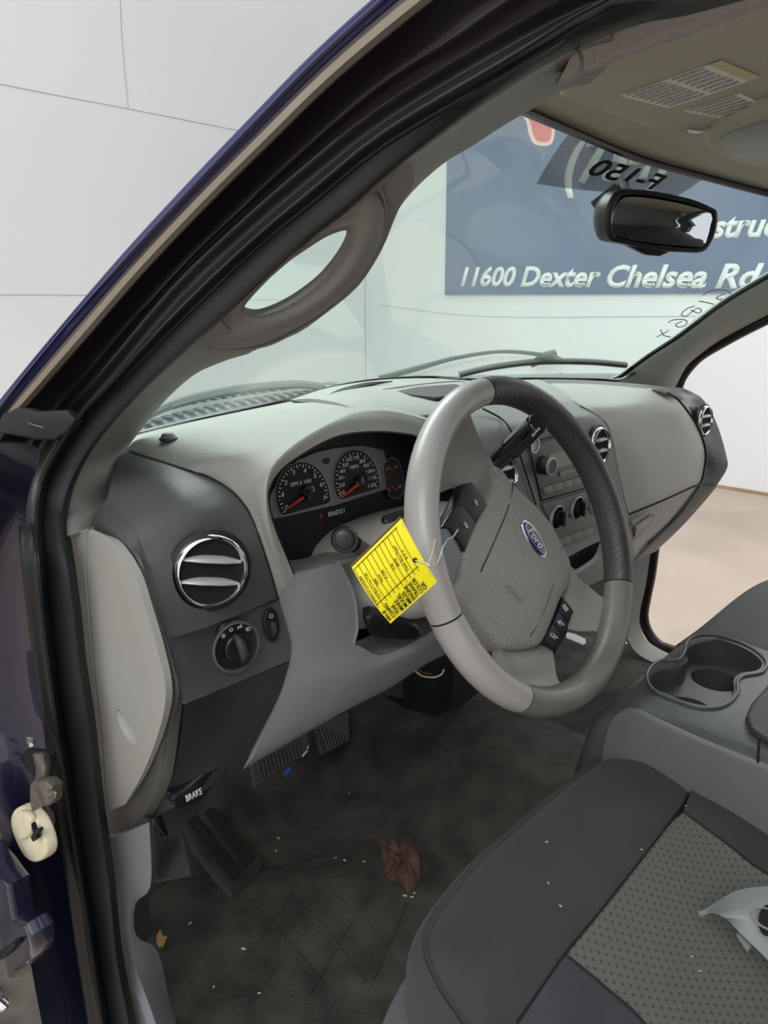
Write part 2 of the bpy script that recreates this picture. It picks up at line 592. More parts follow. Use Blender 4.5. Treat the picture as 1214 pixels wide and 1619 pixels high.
y0 = WY-0.002
seam_strip('trim_1', [at(188, -60, y=y0), at(193, 60, y=y0), at(203, 170, y=y0)], 'y')
seam_strip('trim_2', [at(-60, 120, y=y0), at(60, 145, y=y0), at(203, 172, y=y0), at(380, 207, y=y0)], 'y')
seam_strip('trim_3', [at(-60, 466, y=y0), at(150, 467, y=y0), at(420, 474, y=y0), at(560, 474, y=y0)], 'y', 0.003)
seam_strip('trim_4', [at(577, 100, x=WX-0.003), at(578, 620, x=WX-0.003)], 'y', 0.004)
seam_strip('trim_5', [at(600, 482, x=WX-0.003), at(760, 500, x=WX-0.003), at(1100, 500, x=WX-0.003)], 'y', 0.003)

# banner on the right wall
XB = WX-0.03
ban = thing('wall_banner', 'navy vinyl banner with white street address hung on white wall beyond windscreen', 'banner', (XB, 2.5, 1.49))
bl = at(703, 466, x=XB)
sheet('banner_sheet', [[V((XB, bl.y, bl.z)), V((XB+0.004, 2.6, bl.z-0.01)), V((XB, 0.2, bl.z-0.015))],
                       [V((XB, bl.y+0.02, 3.4)), V((XB+0.004, 2.6, 3.42)), V((XB, 0.2, 3.4))]], BANNER, ban, nu=6, nv=1, thick=0.006)
XT = XB-0.004
text('address_lettering', '11600 Dexter Chelsea Rd', at(728, 453, x=XT), at(1203, 457, x=XT), V((0, 0, 0.185)), BTEXT, ban, off=0.032, shear=0.28, ext=0.0005)
text('phone_lettering', '(734) 30', at(890, 314, x=XT), at(1188, 292, x=XT), V((0, 0.0, 0.46)), BTEXT, ban, off=0.035, shear=0.25, ext=0.0005)
text('construction_lettering', 'construction', at(1058, 379, x=XT), at(1318, 372, x=XT), V((0, 0, 0.16)), BTEXT, ban, off=0.034, shear=0.25, ext=0.0005)
sh = [(815, 160), (822, 175), (832, 193), (836, 212), (845, 228), (868, 230), (876, 216), (877, 190), (880, 160), (850, 140)]
slab('red_shape_border', px(sh, x=XT), (-1, 0, 0), 0.003, mat('banner_pink_border', (236, 190, 186), 0.5), ban, sm=3)
sh2 = [(820, 160), (828, 176), (838, 193), (842, 210), (849, 222), (865, 224), (871, 214), (872, 190), (874, 160), (850, 145)]
slab('red_shape', px(sh2, x=XT-0.004), (-1, 0, 0), 0.003, BRED, ban, sm=3)

# ================================================================== TRUCK BODY (painted door frame)
body = thing('pickup_truck', 'navy painted pickup truck frame around the open driver doorway', 'truck', (-0.8, 0.3, 0.6))


def dpl(u, v, off=0.0):      # leaning plane of the door opening; off < 0 is further out
    if v > 860:
        return at(u, v, x=-0.772+off)
    p = onp(u, v, (-0.77+off, 0, 1.2), (1, 0, -0.5))
    if p.z < 1.2: return at(u, v, x=-0.77+off)
    return p


# rails followed from the roof down the pillar to the sill (pixels of successive edges of the frame)
RA = [(1010, -260), (820, -155), (700, -80), (610, -2), (500, 98), (400, 200), (300, 304), (200, 411), (110, 512), (37, 600), (0, 650), (-45, 715), (-80, 790)]
RB = [(1040, -230), (860, -130), (735, -50), (640, 20), (520, 122), (420, 220), (322, 318), (222, 424), (132, 528), (66, 604), (12, 668), (-30, 735), (-62, 805)]
RC = [(1200, -130), (1040, -60), (900, -18), (780, 60), (660, 118), (555, 195), (440, 295), (330, 392), (235, 495), (148, 598), (96, 664), (55, 726), (32, 800)]
RD = [(1215, -110), (1050, -45), (925, -12), (800, 62), (690, 122), (570, 208), (458, 303), (345, 400), (248, 503), (160, 602), (110, 656), (64, 728), (42, 800)]
rA = [dpl(u, v, -0.060) for u, v in RA]
rB = [dpl(u, v, -0.045) for u, v in RB]
rC = [dpl(u, v, -0.012) for u, v in RC]
rD = [dpl(u, v, -0.015) for u, v in RD]
back = [p+V((0.07, 0.06, -0.02)) for p in rA]
sheet('painted_pillar', [back, rA, [a*0.6+b*0.4+V((-0.006, -0.003, 0.003)) for a, b in zip(rA, rB)], rB], mat('navy_paint_lit_pillar', (50, 50, 104), 0.2, metal=0.4, coat=1.0), body, nu=4, nv=4, thick=0.002)  # navy body paint with its bright highlight put into the colour
drip = [a*0.55+b*0.45 for a, b in zip(rA, rB)]
tube('drip_strip', [p+V((-0.004, -0.004, 0.0)) for p in rB], 0.0062, mat('polished_trim_strip', (170, 162, 148), 0.25, metal=0.7), body, n=4, seg=8)
mid1 = [a*0.7+b*0.3+V((0.016, 0.012, 0.004)) for a, b in zip(rB, rC)]
mid2 = [a*0.35+b*0.65+V((0.020, 0.014, 0.004)) for a, b in zip(rB, rC)]
sheet('door_channel', [rB, mid1, mid2, rC, rD], CHANNEL, body, nu=4, nv=4, thick=0.002)

# lower jamb below the belt line
JL = [(-30, 700), (-62, 805), (-80, 880), (-70, 1000), (-50, 1120), (-20, 1240), (10, 1350), (37, 1460), (55, 1560), (72, 1650), (85, 1750)]
JR = [(66, 715), (42, 800), (45, 900), (56, 982), (70, 1090), (84, 1190), (97, 1300), (115, 1404), (130, 1515), (150, 1622), (165, 1750)]
jl = [at(u, v, x=-0.845) for u, v in JL]
jr = [at(u, v, x=-0.785) for u, v in JR]
jm = [(a*0.5+b*0.5)+V((0.012, 0.008, 0)) for a, b in zip(jl, jr)]
sheet('hinge_pillar', [jl, jm, jr], NAVY, body, nu=4, nv=4, thick=0.002)
fe = [p+V((-0.10, 0.03, 0)) for p in jl]
sheet('fender_edge', [jl, [a*0.5+b*0.5+V((0, 0.01, 0)) for a, b in zip(jl, fe)], fe], DUSTY, body, nu=4, nv=2, thick=0.002)

# rubber seal running round the opening
S1 = [(1215, -110), (1050, -45), (907, 2), (757, 78), (607, 172), (500, 255), (390, 350), (280, 455), (161, 600), (111, 654), (74, 704), (54, 745), (43, 795), (42, 841), (46, 900), (56, 982), (66, 1058), (79, 1147), (89, 1229), (97, 1300), (115, 1404), (130, 1515), (148, 1619), (170, 1740)]
S2 = [(1230, -80), (1070, -20), (957, 0), (785, 100), (607, 206), (500, 292), (396, 380), (288, 482), (178, 600), (130, 650), (89, 711), (63, 763), (56, 804), (54, 841), (59, 900), (66, 982), (75, 1058), (87, 1147), (100, 1229), (110, 1300), (127, 1404), (144, 1515), (160, 1619), (182, 1740)]
S3 = [(1240, -60), (1090, -5), (980, 10), (805, 118), (607, 236), (500, 322), (400, 402), (296, 504), (193, 600), (139, 656), (100, 715), (76, 763), (69, 804), (66, 841), (71, 900), (79, 982), (88, 1058), (98, 1147), (114, 1229), (122, 1300), (138, 1404), (152, 1515), (172, 1619), (194, 1740)]
S4 = [(1250, -35), (1105, 5), (1007, 27), (847, 103), (640, 251), (547, 330), (460, 400), (345, 505), (250, 591), (190, 650), (140, 710), (111, 763), (98, 806), (96, 832), (107, 900), (118, 982), (126, 1058), (140, 1147), (149, 1229), (158, 1300), (173, 1404), (184, 1515), (204, 1619), (228, 1740)]
s1 = [dpl(u, v, -0.014) for u, v in S1]; s2 = [dpl(u, v, -0.026) for u, v in S2]
s3 = [dpl(u, v, -0.012) for u, v in S3]; s4 = [dpl(u, v, 0.0) for u, v in S4]
s12 = [a*0.5+b*0.5+V((-0.002, 0, 0)) for a, b in zip(s1, s2)]
s23 = [a*0.5+b*0.5+V((-0.001, 0, 0)) for a, b in zip(s2, s3)]
seal = thing('door_seal', 'ribbed black rubber weatherstrip framing the driver door opening', 'seal', (-0.78, 0.25, 0.7))
g1 = [a*0.75+b*0.25+V((-0.008, 0, 0.002)) for a, b in zip(s1, s2)]
g2 = [a*0.5+b*0.5+V((0.006, 0.004, 0)) for a, b in zip(s1, s2)]
sheet('seal_bulb', [s1, g1, g2, s2, [p+V((0.006, 0.003, 0)) for p in s23], s3], RUBBER, seal, nu=3, nv=5, thick=0.002, ang=80)
sheet('seal_flap', [s3, [a*0.5+b*0.5+V((-0.002, 0, 0)) for a, b in zip(s3, s4)], s4, [p+V((0.012, 0.012, 0)) for p in s4]], RUBFLAT, seal, nu=3, nv=3, thick=0.002)

# rubber block at the belt line, hinge details on the jamb
blk = thing('rubber_bumper_block', 'small worn black rubber block tucked in pillar channel above hinge pillar', 'bumper', tuple(dpl(50, 670, -0.03)))
slab('block_pad', [dpl(u, v, -0.045) for u, v in [(18, 678), (30, 658), (42, 650), (52, 650), (60, 656), (70, 655), (88, 654), (91, 666), (80, 682), (66, 693), (50, 691), (36, 685)]], (-0.9, -0.42, 0.1), 0.014, RUBFLAT, blk, bevel=0.003)
tube('molding_line', [dpl(u, v, -0.049) for u, v in [(45, 669), (57, 673), (68, 676)]], 0.0008, STEEL, blk, n=4, seg=6)

XJ = -0.832
pl_ = thing('door_switch_pin', 'small silver plunger pin on navy hinge pillar above the check strap', 'switch', tuple(at(51, 1172, x=XJ)))
lathe('socket', [(0, 0.001), (0.0045, 0.001), (0.0045, 0.004), (0.003, 0.005), (0, 0.003)], at(52, 1168, x=XJ+0.012), (-1, -0.5, 0), STEEL, pl_, seg=20)
tube('pin', [at(51, 1168, x=XJ+0.006), at(49, 1178, x=XJ-0.012)], 0.0018, SATIN, pl_, n=1, seg=10)

chk = thing('door_check_strap', 'worn metal door check strap bolted below slot in navy hinge pillar', 'strap', tuple(at(60, 1230, x=XJ)))
slab('slot_plate', px([(37, 1190), (42, 1187), (70, 1190), (78, 1196), (79, 1212), (74, 1222), (50, 1222), (40, 1215)], x=XJ+0.014), (-1, 0, 0), 0.006, VOID, chk, bevel=0.001)
slab('strap', px([(52, 1194), (66, 1194), (69, 1215), (69, 1240), (55, 1240), (57, 1215)], x=XJ-0.004), (-1, 0, 0), 0.004, STEEL, chk, bevel=0.001)
slab('bracket', px([(48, 1243), (54, 1238), (72, 1238), (80, 1246), (79, 1266), (72, 1272), (60, 1272), (50, 1280), (48, 1268)], x=XJ-0.010), (-1, 0, 0), 0.010, STEEL, chk, bevel=0.002)
lathe('bolt_head', [(0.0045, 0), (0.0045, 0.003), (0.003, 0.0045), (0, 0.0045)], at(62, 1254, x=XJ-0.012), (-1, 0, 0), SATIN, chk, seg=6)
tube('hook', px([(77, 1250), (86, 1252), (88, 1258), (82, 1264), (76, 1262)], x=XJ-0.010), 0.0012, STEEL, chk, n=4, seg=8)

gro = thing('foam_grommet', 'round cream foam grommet with black slot in lower navy hinge pillar', 'grommet', tuple(at(45, 1320, x=XJ)))
gx = (at(62, 1300, x=XJ)-at(45, 1320, x=XJ))
go = [(20, 1290), (26, 1283), (36, 1281), (48, 1290), (58, 1303), (66, 1322), (70, 1338), (69, 1350), (62, 1357), (50, 1360), (38, 1352), (28, 1335), (20, 1314), (18, 1300)]
gr_o = slab('foam_disc', px(go, x=XJ-0.002), (-1, 0, 0), 0.012, CREAM, gro, bevel=0.003, sm=3)
slab('raised_pad', px([(24, 1292), (34, 1286), (44, 1292), (48, 1304), (44, 1318), (30, 1326), (24, 1312)], x=XJ-0.006), (-1, 0, 0), 0.006, CREAM, gro, bevel=0.002, sm=2)
slab('slot', px([(49, 1302), (53, 1313), (60, 1310), (62, 1314), (57, 1320), (58, 1326), (52, 1331), (48, 1324), (52, 1317), (50, 1310)], x=XJ-0.008), (-1, 0, 0), 0.004, VOID, gro)

# inner hinge of the open door, lower left
hin = slab('door_hinge', px([(-60, 1350), (0, 1392), (10, 1412), (16, 1445), (22, 1462), (40, 1470), (46, 1490), (44, 1510), (34, 1526), (18, 1536), (4, 1552), (-60, 1620)], x=-0.865), (-1, 0, 0), 0.022, NAVY, body, bevel=0.005, sm=2)
slab('hinge_slot', px([(-4, 1508), (8, 1496), (20, 1490), (24, 1494), (14, 1506), (2, 1518)], x=-0.872), (-1, 0, 0), 0.006, VOID, hin, sm=2)
tube('chrome_rod', [at(-30, 1545, x=-0.88), at(0, 1582, x=-0.88), at(4, 1592, x=-0.88)], 0.006, CHROME, hin, n=4, seg=10)

# roof shell and rear of the cab (seen in the mirror, and it shades the cabin)
roof = thing('cab_roof', 'grey lined truck cab roof and rear wall behind the seats', 'roof', (0, -0.8, 1.72))
sheet('roof_panel', [[V((x, y, 1.70+0.03*(1-(x/0.62)**2))) for x in (-0.62, -0.3, 0, 0.3, 0.62)] for y in (0.12, -0.4, -1.0, -1.75)], NAVY, roof, nu=3, nv=3, thick=0.02, flip=True)
slab('rear_wall', [V((-0.7, -1.75, 0.5)), V((0.7, -1.75, 0.5)), V((0.66, -1.75, 1.70)), V((-0.66, -1.75, 1.70))], (0, 1, 0), 0.04, MID, roof,
     holes=[])
slab('rear_side_wall', [V((0.80, -1.35, 0.5)), V((0.80, -1.75, 0.5)), V((0.68, -1.75, 1.69)), V((0.64, -1.3, 1.69))], (-1, 0, -0.15), 0.04, DARKP, roof)
rs = thing('rear_bench_seat', 'dark cloth rear bench seat against the cab rear wall', 'seat', (0, -1.5, 0.6))
box('backrest', (0, -1.60, 1.02), 1.30, 0.14, 0.55, SEATD, rs, bev=0.05)
box('seat_cushion', (0, -1.33, 0.72), 1.30, 0.5, 0.16, SEATD, rs, bev=0.05)

# ================================================================== HEADLINER, VISOR
hl = thing('headliner', 'fuzzy grey fabric headliner edging the top of the windscreen', 'headliner', (0, 0.0, 1.65))
HF = [ws(u, v, 0.01) for u, v in [(760, 150), (822, 170), (907, 204), (1007, 246), (1107, 274), (1214, 303), (1330, 330)]]
# header strip between glass and visor
hm = [p+V((-0.01, -0.06, 0.018)) for p in HF]
hb = [p+V((-0.03, -0.13, 0.020)) for p in HF]
hc = [V((p.x-0.05, p.y-0.28, 1.675)) for p in HF]
hd = [V((p.x-0.05, -0.9, 1.69)) for p in HF]
he = [V((p.x-0.05, -1.74, 1.68)) for p in HF]
sheet('header_panel', [HF, hm, hb, hc, hd, he], HEADL, hl, nu=4, nv=4, thick=0.006, flip=False)
# side roll above the door
side0 = [onp(u, v, (-0.765, 0, 1.2), (1, 0, -0.5)) for u, v in [(890, 68), (927, 53), (1007, 25), (1105, 3), (1250, -38), (1400, -80)]]
side1 = [at(u, v, x=-0.52) for u, v in [(880, 138), (912, 122), (990, 90), (1090, 55), (1230, 5), (1380, -40)]]
side1m = [a*0.5+b*0.5+V((0.015, 0.0, 0.012)) for a, b in zip(side0, side1)]
side2 = [p+V((0.05, 0.01, 0.03)) for p in side1]
sheet('side_roll', [side0, side1m, side1, side2], HEADL2, hl, nu=4, nv=4, thick=0.005, flip=False)
tube('clip_seam', [onp(u, v, (-0.755, 0, 1.2), (1, 0, -0.5)) for u, v in [(909, 76), (917, 86), (920, 100), (917, 116)]], 0.0012, PILLAR, hl, n=4, seg=6)

vis = thing('sun_visor', 'grey fabric driver sun visor folded up carrying two printed labels', 'sun visor', (-0.35, 0.0, 1.62))
vp0 = V((-0.40, -0.02, 1.605))
vn = V((0.10, -0.30, -0.95)).normalized()


def vz(u, v, off=0.0): return onp(u, v, vp0+vn*off, vn)


vo = [(899, 146), (905, 154), (936, 165), (1005, 190), (1045, 204), (1069, 208), (1117, 207), (1158, 197), (1214, 181), (1290, 160), (1420, 60), (1214, 6), (1107, 41), (1039, 68), (970, 95), (917, 117), (911, 126)]
vsh = slab('visor_pad', [vz(u, v) for u, v in vo], vn, 0.018, HEADL, vis, bevel=0.008, sm=3)
slab('vanity_latch', [vz(u, v, 0.003) for u, v in [(1085, 205), (1110, 208), (1122, 204), (1105, 211), (1090, 210)]], vn, 0.003, SATIN, vis)
slab('warning_label', [vz(u, v, 0.0012) for u, v in [(981, 152), (1057, 171), (1202, 122), (1141, 96)]], vn, 0.0008, LABELM, vis)['label'] = 'large white printed label'
slab('label_band', [vz(u, v, 0.0018) for u, v in [(1120, 103), (1182, 129), (1202, 122), (1141, 96)]], vn, 0.0006, LABELY, vis)['label'] = 'yellowed end of the large label'
slab('airbag_label', [vz(u, v, 0.0012) for u, v in [(1081, 176), (1141, 188), (1214, 168), (1170, 148)]], vn, 0.0008, LABELM, vis)['label'] = 'small white printed label'


def lerp2(a, b, t): return (a[0]*(1-t)+b[0]*t, a[1]*(1-t)+b[1]*t)


def print_lines(name, A, B, C, D, n, parent, u0=0.05, u1=0.5, seedn=3, wid=0.38):
    """rows of fine print inside quad A(start left) B(start right) C D as one mesh"""
    rnd = random.Random(seedn)
    verts, F = [], []
    for k in range(n):
        s0 = (k+0.3)/n; s1 = s0+wid/n
        t = u0
        while t < u1:
            w = rnd.uniform(0.03, 0.10)
            t2 = min(t+w, u1)
            q = []
            for tt, ss in ((t, s0), (t2, s0), (t2, s1), (t, s1)):
                p = lerp2(lerp2(A, D, tt), lerp2(B, C, tt), ss)
                q.append(vz(p[0], p[1], 0.0022))
            b = len(verts)
            verts += q + [p+vn*0.0003 for p in q]
            F += [(b+4, b+5, b+6, b+7), (b, b+1, b+5, b+4), (b+1, b+2, b+6, b+5), (b+2, b+3, b+7, b+6), (b+3, b, b+4, b+7)]
            t = t2+0.012
    raw(name, verts, F, PRINT, parent, sm=False)


print_lines('label_print', (981, 152), (1057, 171), (1202, 122), (1141, 96), 8, vis, 0.03, 0.42)
print_lines('label_print', (981, 152), (1057, 171), (1202, 122), (1141, 96), 7, vis, 0.48, 0.8, 5)
print_lines('label_print', (1081, 176), (1141, 188), (1214, 168), (1170, 148), 6, vis, 0.05, 0.9, 9)
# visor pivot clip
tube('pivot_clip', [vz(905, 128, -0.02), vz(903, 145, -0.004), vz(908, 152, -0.010)], 0.004, MID, vis, n=4, seg=8)

# overhead console bulge at the roof centre
oc = thing('overhead_console', 'rounded grey overhead lamp console on headliner beside the visor', 'overhead console', tuple(ws(1180, 235, -0.0)+V((-0.02, -0.15, 0))))
oco = [(1129, 222), (1133, 236), (1158, 250), (1185, 260), (1225, 264), (1300, 270), (1420, 240), (1400, 190), (1300, 172), (1214, 181), (1175, 192), (1141, 204)]
on = V((0, -0.15, -1)).normalized()
slab('console_shell', [onp(u, v, (0.05, 0.0, 1.632), on) for u, v in oco], on, 0.035, HEADL, oc, bevel=0.012, sm=3)
oci = [(1142, 222), (1146, 234), (1172, 250), (1225, 256), (1300, 258), (1380, 235), (1360, 200), (1290, 184), (1214, 192), (1180, 202), (1152, 212)]
slab('lamp_recess', [onp(u, v, (0.05, 0.0, 1.630), on) for u, v in oci], on, 0.006, MID, oc, bevel=0.002, sm=3)

# ================================================================== WINDSCREEN
wsc = thing('windshield', 'green tinted curved windscreen glass above the dashboard', 'windshield', (0, 0.4, 1.3))
rows = []
for j in range(9):
    t = j/8
    row = []
    for i in range(13):
        s = -1+2*i/12
        xb, xt = (0.72*s, 0.655*s) if s > 0 else (0.70*s, 0.56*s)
        x = xb*(1-t)+xt*t
        yb = 0.72-0.68*xb*xb; yt = 0.16-0.68*xt*xt
        y = yb*(1-t)+yt*t
        row.append(V((x, y, wsz(x, y)+0.012)))
    rows.append(row)
sheet('glass_pane', rows, GLASS, wsc, nu=2, nv=2, thick=0.004)
# frit lines
def ws_strip(name, L, r, m, parent, off=0.0, up=None):
    tube(name, [ws(u, v, off) for u, v in L], r, m, parent, n=5, seg=8)
ws_strip('frit_border', [(700, 120), (820, 172), (907, 209), (1007, 250), (1107, 278), (1214, 306), (1330, 335)], 0.006, FRIT, wsc)
base = [at(205, 690, z=1.252), at(300, 667, z=1.252), at(390, 648, z=1.255), at(459, 632, z=1.26), at(530, 612, z=1.262), at(598, 601, z=1.265), at(680, 597, z=1.262), at(749, 601, z=1.258), at(840, 599, z=1.255), at(940, 600, z=1.250), at(978, 601, z=1.246), at(1003, 590, x=0.655)]
tube('frit_border', base, 0.004, FRIT, wsc, n=5, seg=8)
# tinted decal with reversed lettering
sheet('tint_decal', [[ws(u, v, 0.004) for u, v in [(905, 205), (968, 228), (1042, 255), (1119, 277)]], [ws(u, v, 0.004) for u, v in [(875, 245), (945, 266), (1020, 283), (1100, 291)]],
                    [ws(u, v, 0.004) for u, v in [(848, 291), (925, 301), (1000, 306), (1073, 309)]]], DECAL, wsc, nu=3, nv=3, thick=0.0005)['label'] = 'smoked see-through decal film'
a_ = ws(1029, 300, -0.002); b_ = ws(923, 275, -0.002); t_ = ws(951, 250, -0.002)
text('decal_lettering', 'F-150', a_, b_, t_-b_, VOID, wsc, off=0.02, ext=-0.0008)['label'] = 'black reversed decal lettering'
# purple marker scrawl
for L in ([(1038, 533), (1051, 526), (1057, 522)], [(1044, 521), (1049, 530), (1060, 533)],
          [(1056, 510), (1064, 506), (1078, 505), (1086, 508), (1082, 515), (1072, 517), (1068, 513), (1078, 508)],
          [(1098, 484), (1086, 488), (1077, 497), (1084, 500), (1095, 492), (1103, 487), (1109, 491), (1103, 495), (1092, 490)],
          [(1111, 467), (1122, 460), (1140, 458), (1153, 461), (1152, 467), (1140, 473), (1132, 471), (1146, 464)],
          [(1105, 476), (1116, 478), (1128, 481)]):
    tube('marker_stroke', [ws(u, v, -0.004) for u, v in L], 0.0011, MARK, wsc, n=5, seg=6)

# ================================================================== COWL and WIPERS outside
cw = thing('cowl_panel', 'slotted grey cowl panel outside the windscreen base', 'cowl', (0, 0.7, 1.2))
def cowl_pt(x, d, z): return V((x, 0.74-0.68*x*x*0.9+d, z))
cwo = sheet('cowl_cover', [[cowl_pt(x/10, 0.0, 1.225) for x in range(-8, 9)], [cowl_pt(x/10, 0.06, 1.236) for x in range(-8, 9)], [cowl_pt(x/10, 0.16, 1.232) for x in range(-8, 9)], [cowl_pt(x/10, 0.22, 1.205) for x in range(-8, 9)]], COWL, cw, nu=2, nv=3, thick=0.004)
slots = []
for k in range(26):
    x = -0.62+k*0.028
    for d, w in ((0.035, 0.028), (0.095, 0.024)):
        p = cowl_pt(x, d, 1.2345 if d < 0.05 else 1.2385)
        slots.append((p, w))
verts, F = [], []
for p, w in slots:
    b = len(verts)
    dy = -1.22*p.x
    for sx, sy in ((-1, -1), (1, -1), (1, 1), (-1, 1)):
        verts.append(p+V((sx*0.009, sy*w/2+sx*0.009*dy, 0.001)))
    for k in range(4): verts.append(verts[b+k]+V((0, 0, 0.0008)))
    F += [(b+4, b+5, b+6, b+7), (b, b+1, b+5, b+4), (b+1, b+2, b+6, b+5), (b+2, b+3, b+7, b+6), (b+3, b, b+4, b+7)]
so = raw('cowl_slots', verts, F, COWLD, cw, sm=False); so['label'] = 'dark slots of the cowl grille'

w1 = thing('windshield_wiper', 'black wiper lying low on driver side of windscreen above the slotted cowl', 'wiper', tuple(ws(480, 612, 0.02)), group='windscreen wipers')
L = [(205, 668), (270, 640), (330, 624), (400, 612), (470, 607), (511, 611)]
tube('wiper_arm', [ws(u, v, 0.035) for u, v in L], 0.007, WIPER, w1, n=5, seg=8)
tube('wiper_blade', [ws(u, v+4, 0.022) for u, v in L[1:]], 0.004, WIPER, w1, n=5, seg=6)
w2 = thing('windshield_wiper', 'black wiper arm and blade on passenger side of windscreen above dash top', 'wiper', tuple(ws(850, 575, 0.02)), group='windscreen wipers')
tube('wiper_arm', [ws(u, v, 0.035) for u, v in [(600, 598), (660, 582), (720, 566), (790, 556), (850, 560), (885, 568)]], [0.008, 0.007, 0.005, 0.004, 0.005, 0.006], WIPER, w2, n=5, seg=8)
tube('wiper_blade', [ws(u, v, 0.022) for u, v in [(726, 592), (780, 580), (850, 572), (930, 572), (990, 577)]], 0.0075, WIPER, w2, n=5, seg=8)
slab('blade_mount', [ws(u, v, 0.04) for u, v in [(845, 563), (860, 556), (880, 560), (886, 572), (870, 578), (840, 577)]], (0, -0.6, -0.78), 0.01, WIPER, w2, bevel=0.002)

# ================================================================== LEFT PILLAR TRIM with grab handle
pt = thing('pillar_trim', 'grey plastic trim on driver side pillar with oval grab handle', 'pillar trim', (-0.68, 0.25, 1.25))


def gl(u, v, x): return at(u, v, x=x)


lo_o = [dpl(u, v, 0.008) for u, v in [(98, 850), (95, 826), (97, 806), (110, 763), (128, 726), (164, 674), (199, 640), (245, 597), (297, 547), (345, 503)]]
lo_i = [gl(*p) for p in [(146, 836, -0.735), (150, 810, -0.725), (166, 786, -0.70), (172, 748, -0.69), (180, 722, -0.665), (205, 690, -0.63), (240, 646, -0.62), (290, 600, -0.615), (345, 573, -0.61), (390, 558, -0.606)]]
lo_m = [a*0.5+b*0.5+V((-0.008, -0.010, 0.003)) for a, b in zip(lo_o, lo_i)]
sheet('lower_trim', [lo_o, lo_m, lo_i, [p+V((0.03, 0.03, 0)) for p in lo_i]], PILLAR, pt, nu=4, nv=4, thick=0.003)
up_o = [dpl(u, v, 0.008) for u, v in [(547, 330), (594, 290), (640, 256), (700, 210), (757, 169), (800, 137), (850, 103), (907, 66), (950, 48)]]
up_i = [gl(*p) for p in [(610, 375, -0.545), (625, 335, -0.525), (655, 293, -0.50), (707, 245, -0.495), (757, 214, -0.485), (817, 175, -0.47), (860, 150, -0.47), (910, 118, -0.48), (960, 104, -0.48)]]
up_m = [a*0.5+b*0.5+V((-0.006, -0.008, 0.003)) for a, b in zip(up_o, up_i)]
sheet('upper_trim', [up_o, up_m, up_i, [p+V((0.03, 0.03, 0.0)) for p in up_i]], PILLAR, pt, nu=4, nv=4, thick=0.003)
# handle region: closed loops around the oval hole
hole = [(386, 486), (405, 462), (446, 422), (488, 392), (517, 374), (541, 365), (549, 367), (547, 382), (532, 408), (505, 440), (470, 467), (440, 484), (412, 494), (394, 493)]
midl = [(368, 492), (392, 460), (430, 425), (478, 388), (512, 362), (545, 350), (568, 352), (572, 378), (556, 420), (522, 462), (480, 492), (440, 510), (402, 518), (378, 512)]
outl = [(325, 530), (372, 482), (425, 434), (482, 384), (530, 345), (575, 310), (602, 318), (608, 350), (596, 396), (550, 460), (500, 500), (450, 528), (400, 547), (335, 552)]
hx = [-0.655, -0.65, -0.64, -0.63, -0.62, -0.61, -0.60, -0.595, -0.60, -0.605, -0.61, -0.62, -0.63, -0.645]


hA, hB_, hC = dpl(345, 505, 0.016), dpl(594, 292, 0.016), at(565, 452, x=-0.562)
hN = (hB_-hA).cross(hC-hA).normalized()
if hN.dot(EYE-hA) < 0: hN = -hN


def hplane(u, v, d):     # plane of the pillar face at the handle
    return onp(u, v, hA+hN*d, hN)


h0 = [hplane(u, v, 0.0) for u, v in hole]
h0b = [p-hN*0.004 for p in h0]
rb = [0.002]*5+[0.004, 0.008, 0.012, 0.014, 0.015, 0.015, 0.013, 0.010, 0.004]
h1 = [hplane(u, v, rb[i]) for i, (u, v) in enumerate(midl)]
h2 = [hplane(u, v, 0.001) for u, v in outl]
h3 = [p-hN*0.012 for p in h2]
hh0 = [hplane(u, v, 0.005) for u, v in hole]
sheet('grab_handle', [h0b, h0, [a*0.6+b*0.4+V((-0.003, -0.004, 0)) for a, b in zip(h0, h1)], h1, [a*0.5+b*0.5+V((-0.003, -0.004, -0.001)) for a, b in zip(h1, h2)], h2, h3], PILLAR, pt, nu=4, nv=4, thick=0.002, closed=True, ang=80)
bo = [(350, 498), (425, 433), (482, 384), (547, 330), (594, 290), (640, 254), (652, 288), (636, 315), (621, 348), (600, 398), (565, 452), (517, 493), (470, 526), (422, 545), (390, 556), (360, 545), (345, 520)]
slab('handle_backing', [hplane(u, v, -0.004) for u, v in bo], hN, 0.012, PILLAR, pt, bevel=0.002, sm=3,
     holes=[[hplane(u, v, -0.004) for u, v in [(376, 492), (400, 458), (442, 417), (485, 386), (515, 367), (545, 354), (566, 358), (566, 385), (549, 417), (518, 455), (480, 484), (445, 502), (408, 511), (384, 507)]]], hsm=3)
tube('handle_seam', [hplane(u, v, 0.000) for u, v in [(300, 548), (340, 553), (387, 552), (425, 545), (460, 528), (505, 500), (549, 463), (596, 398), (610, 340), (604, 306), (592, 292)]], 0.0012, PILLAR, pt, n=5, seg=6)
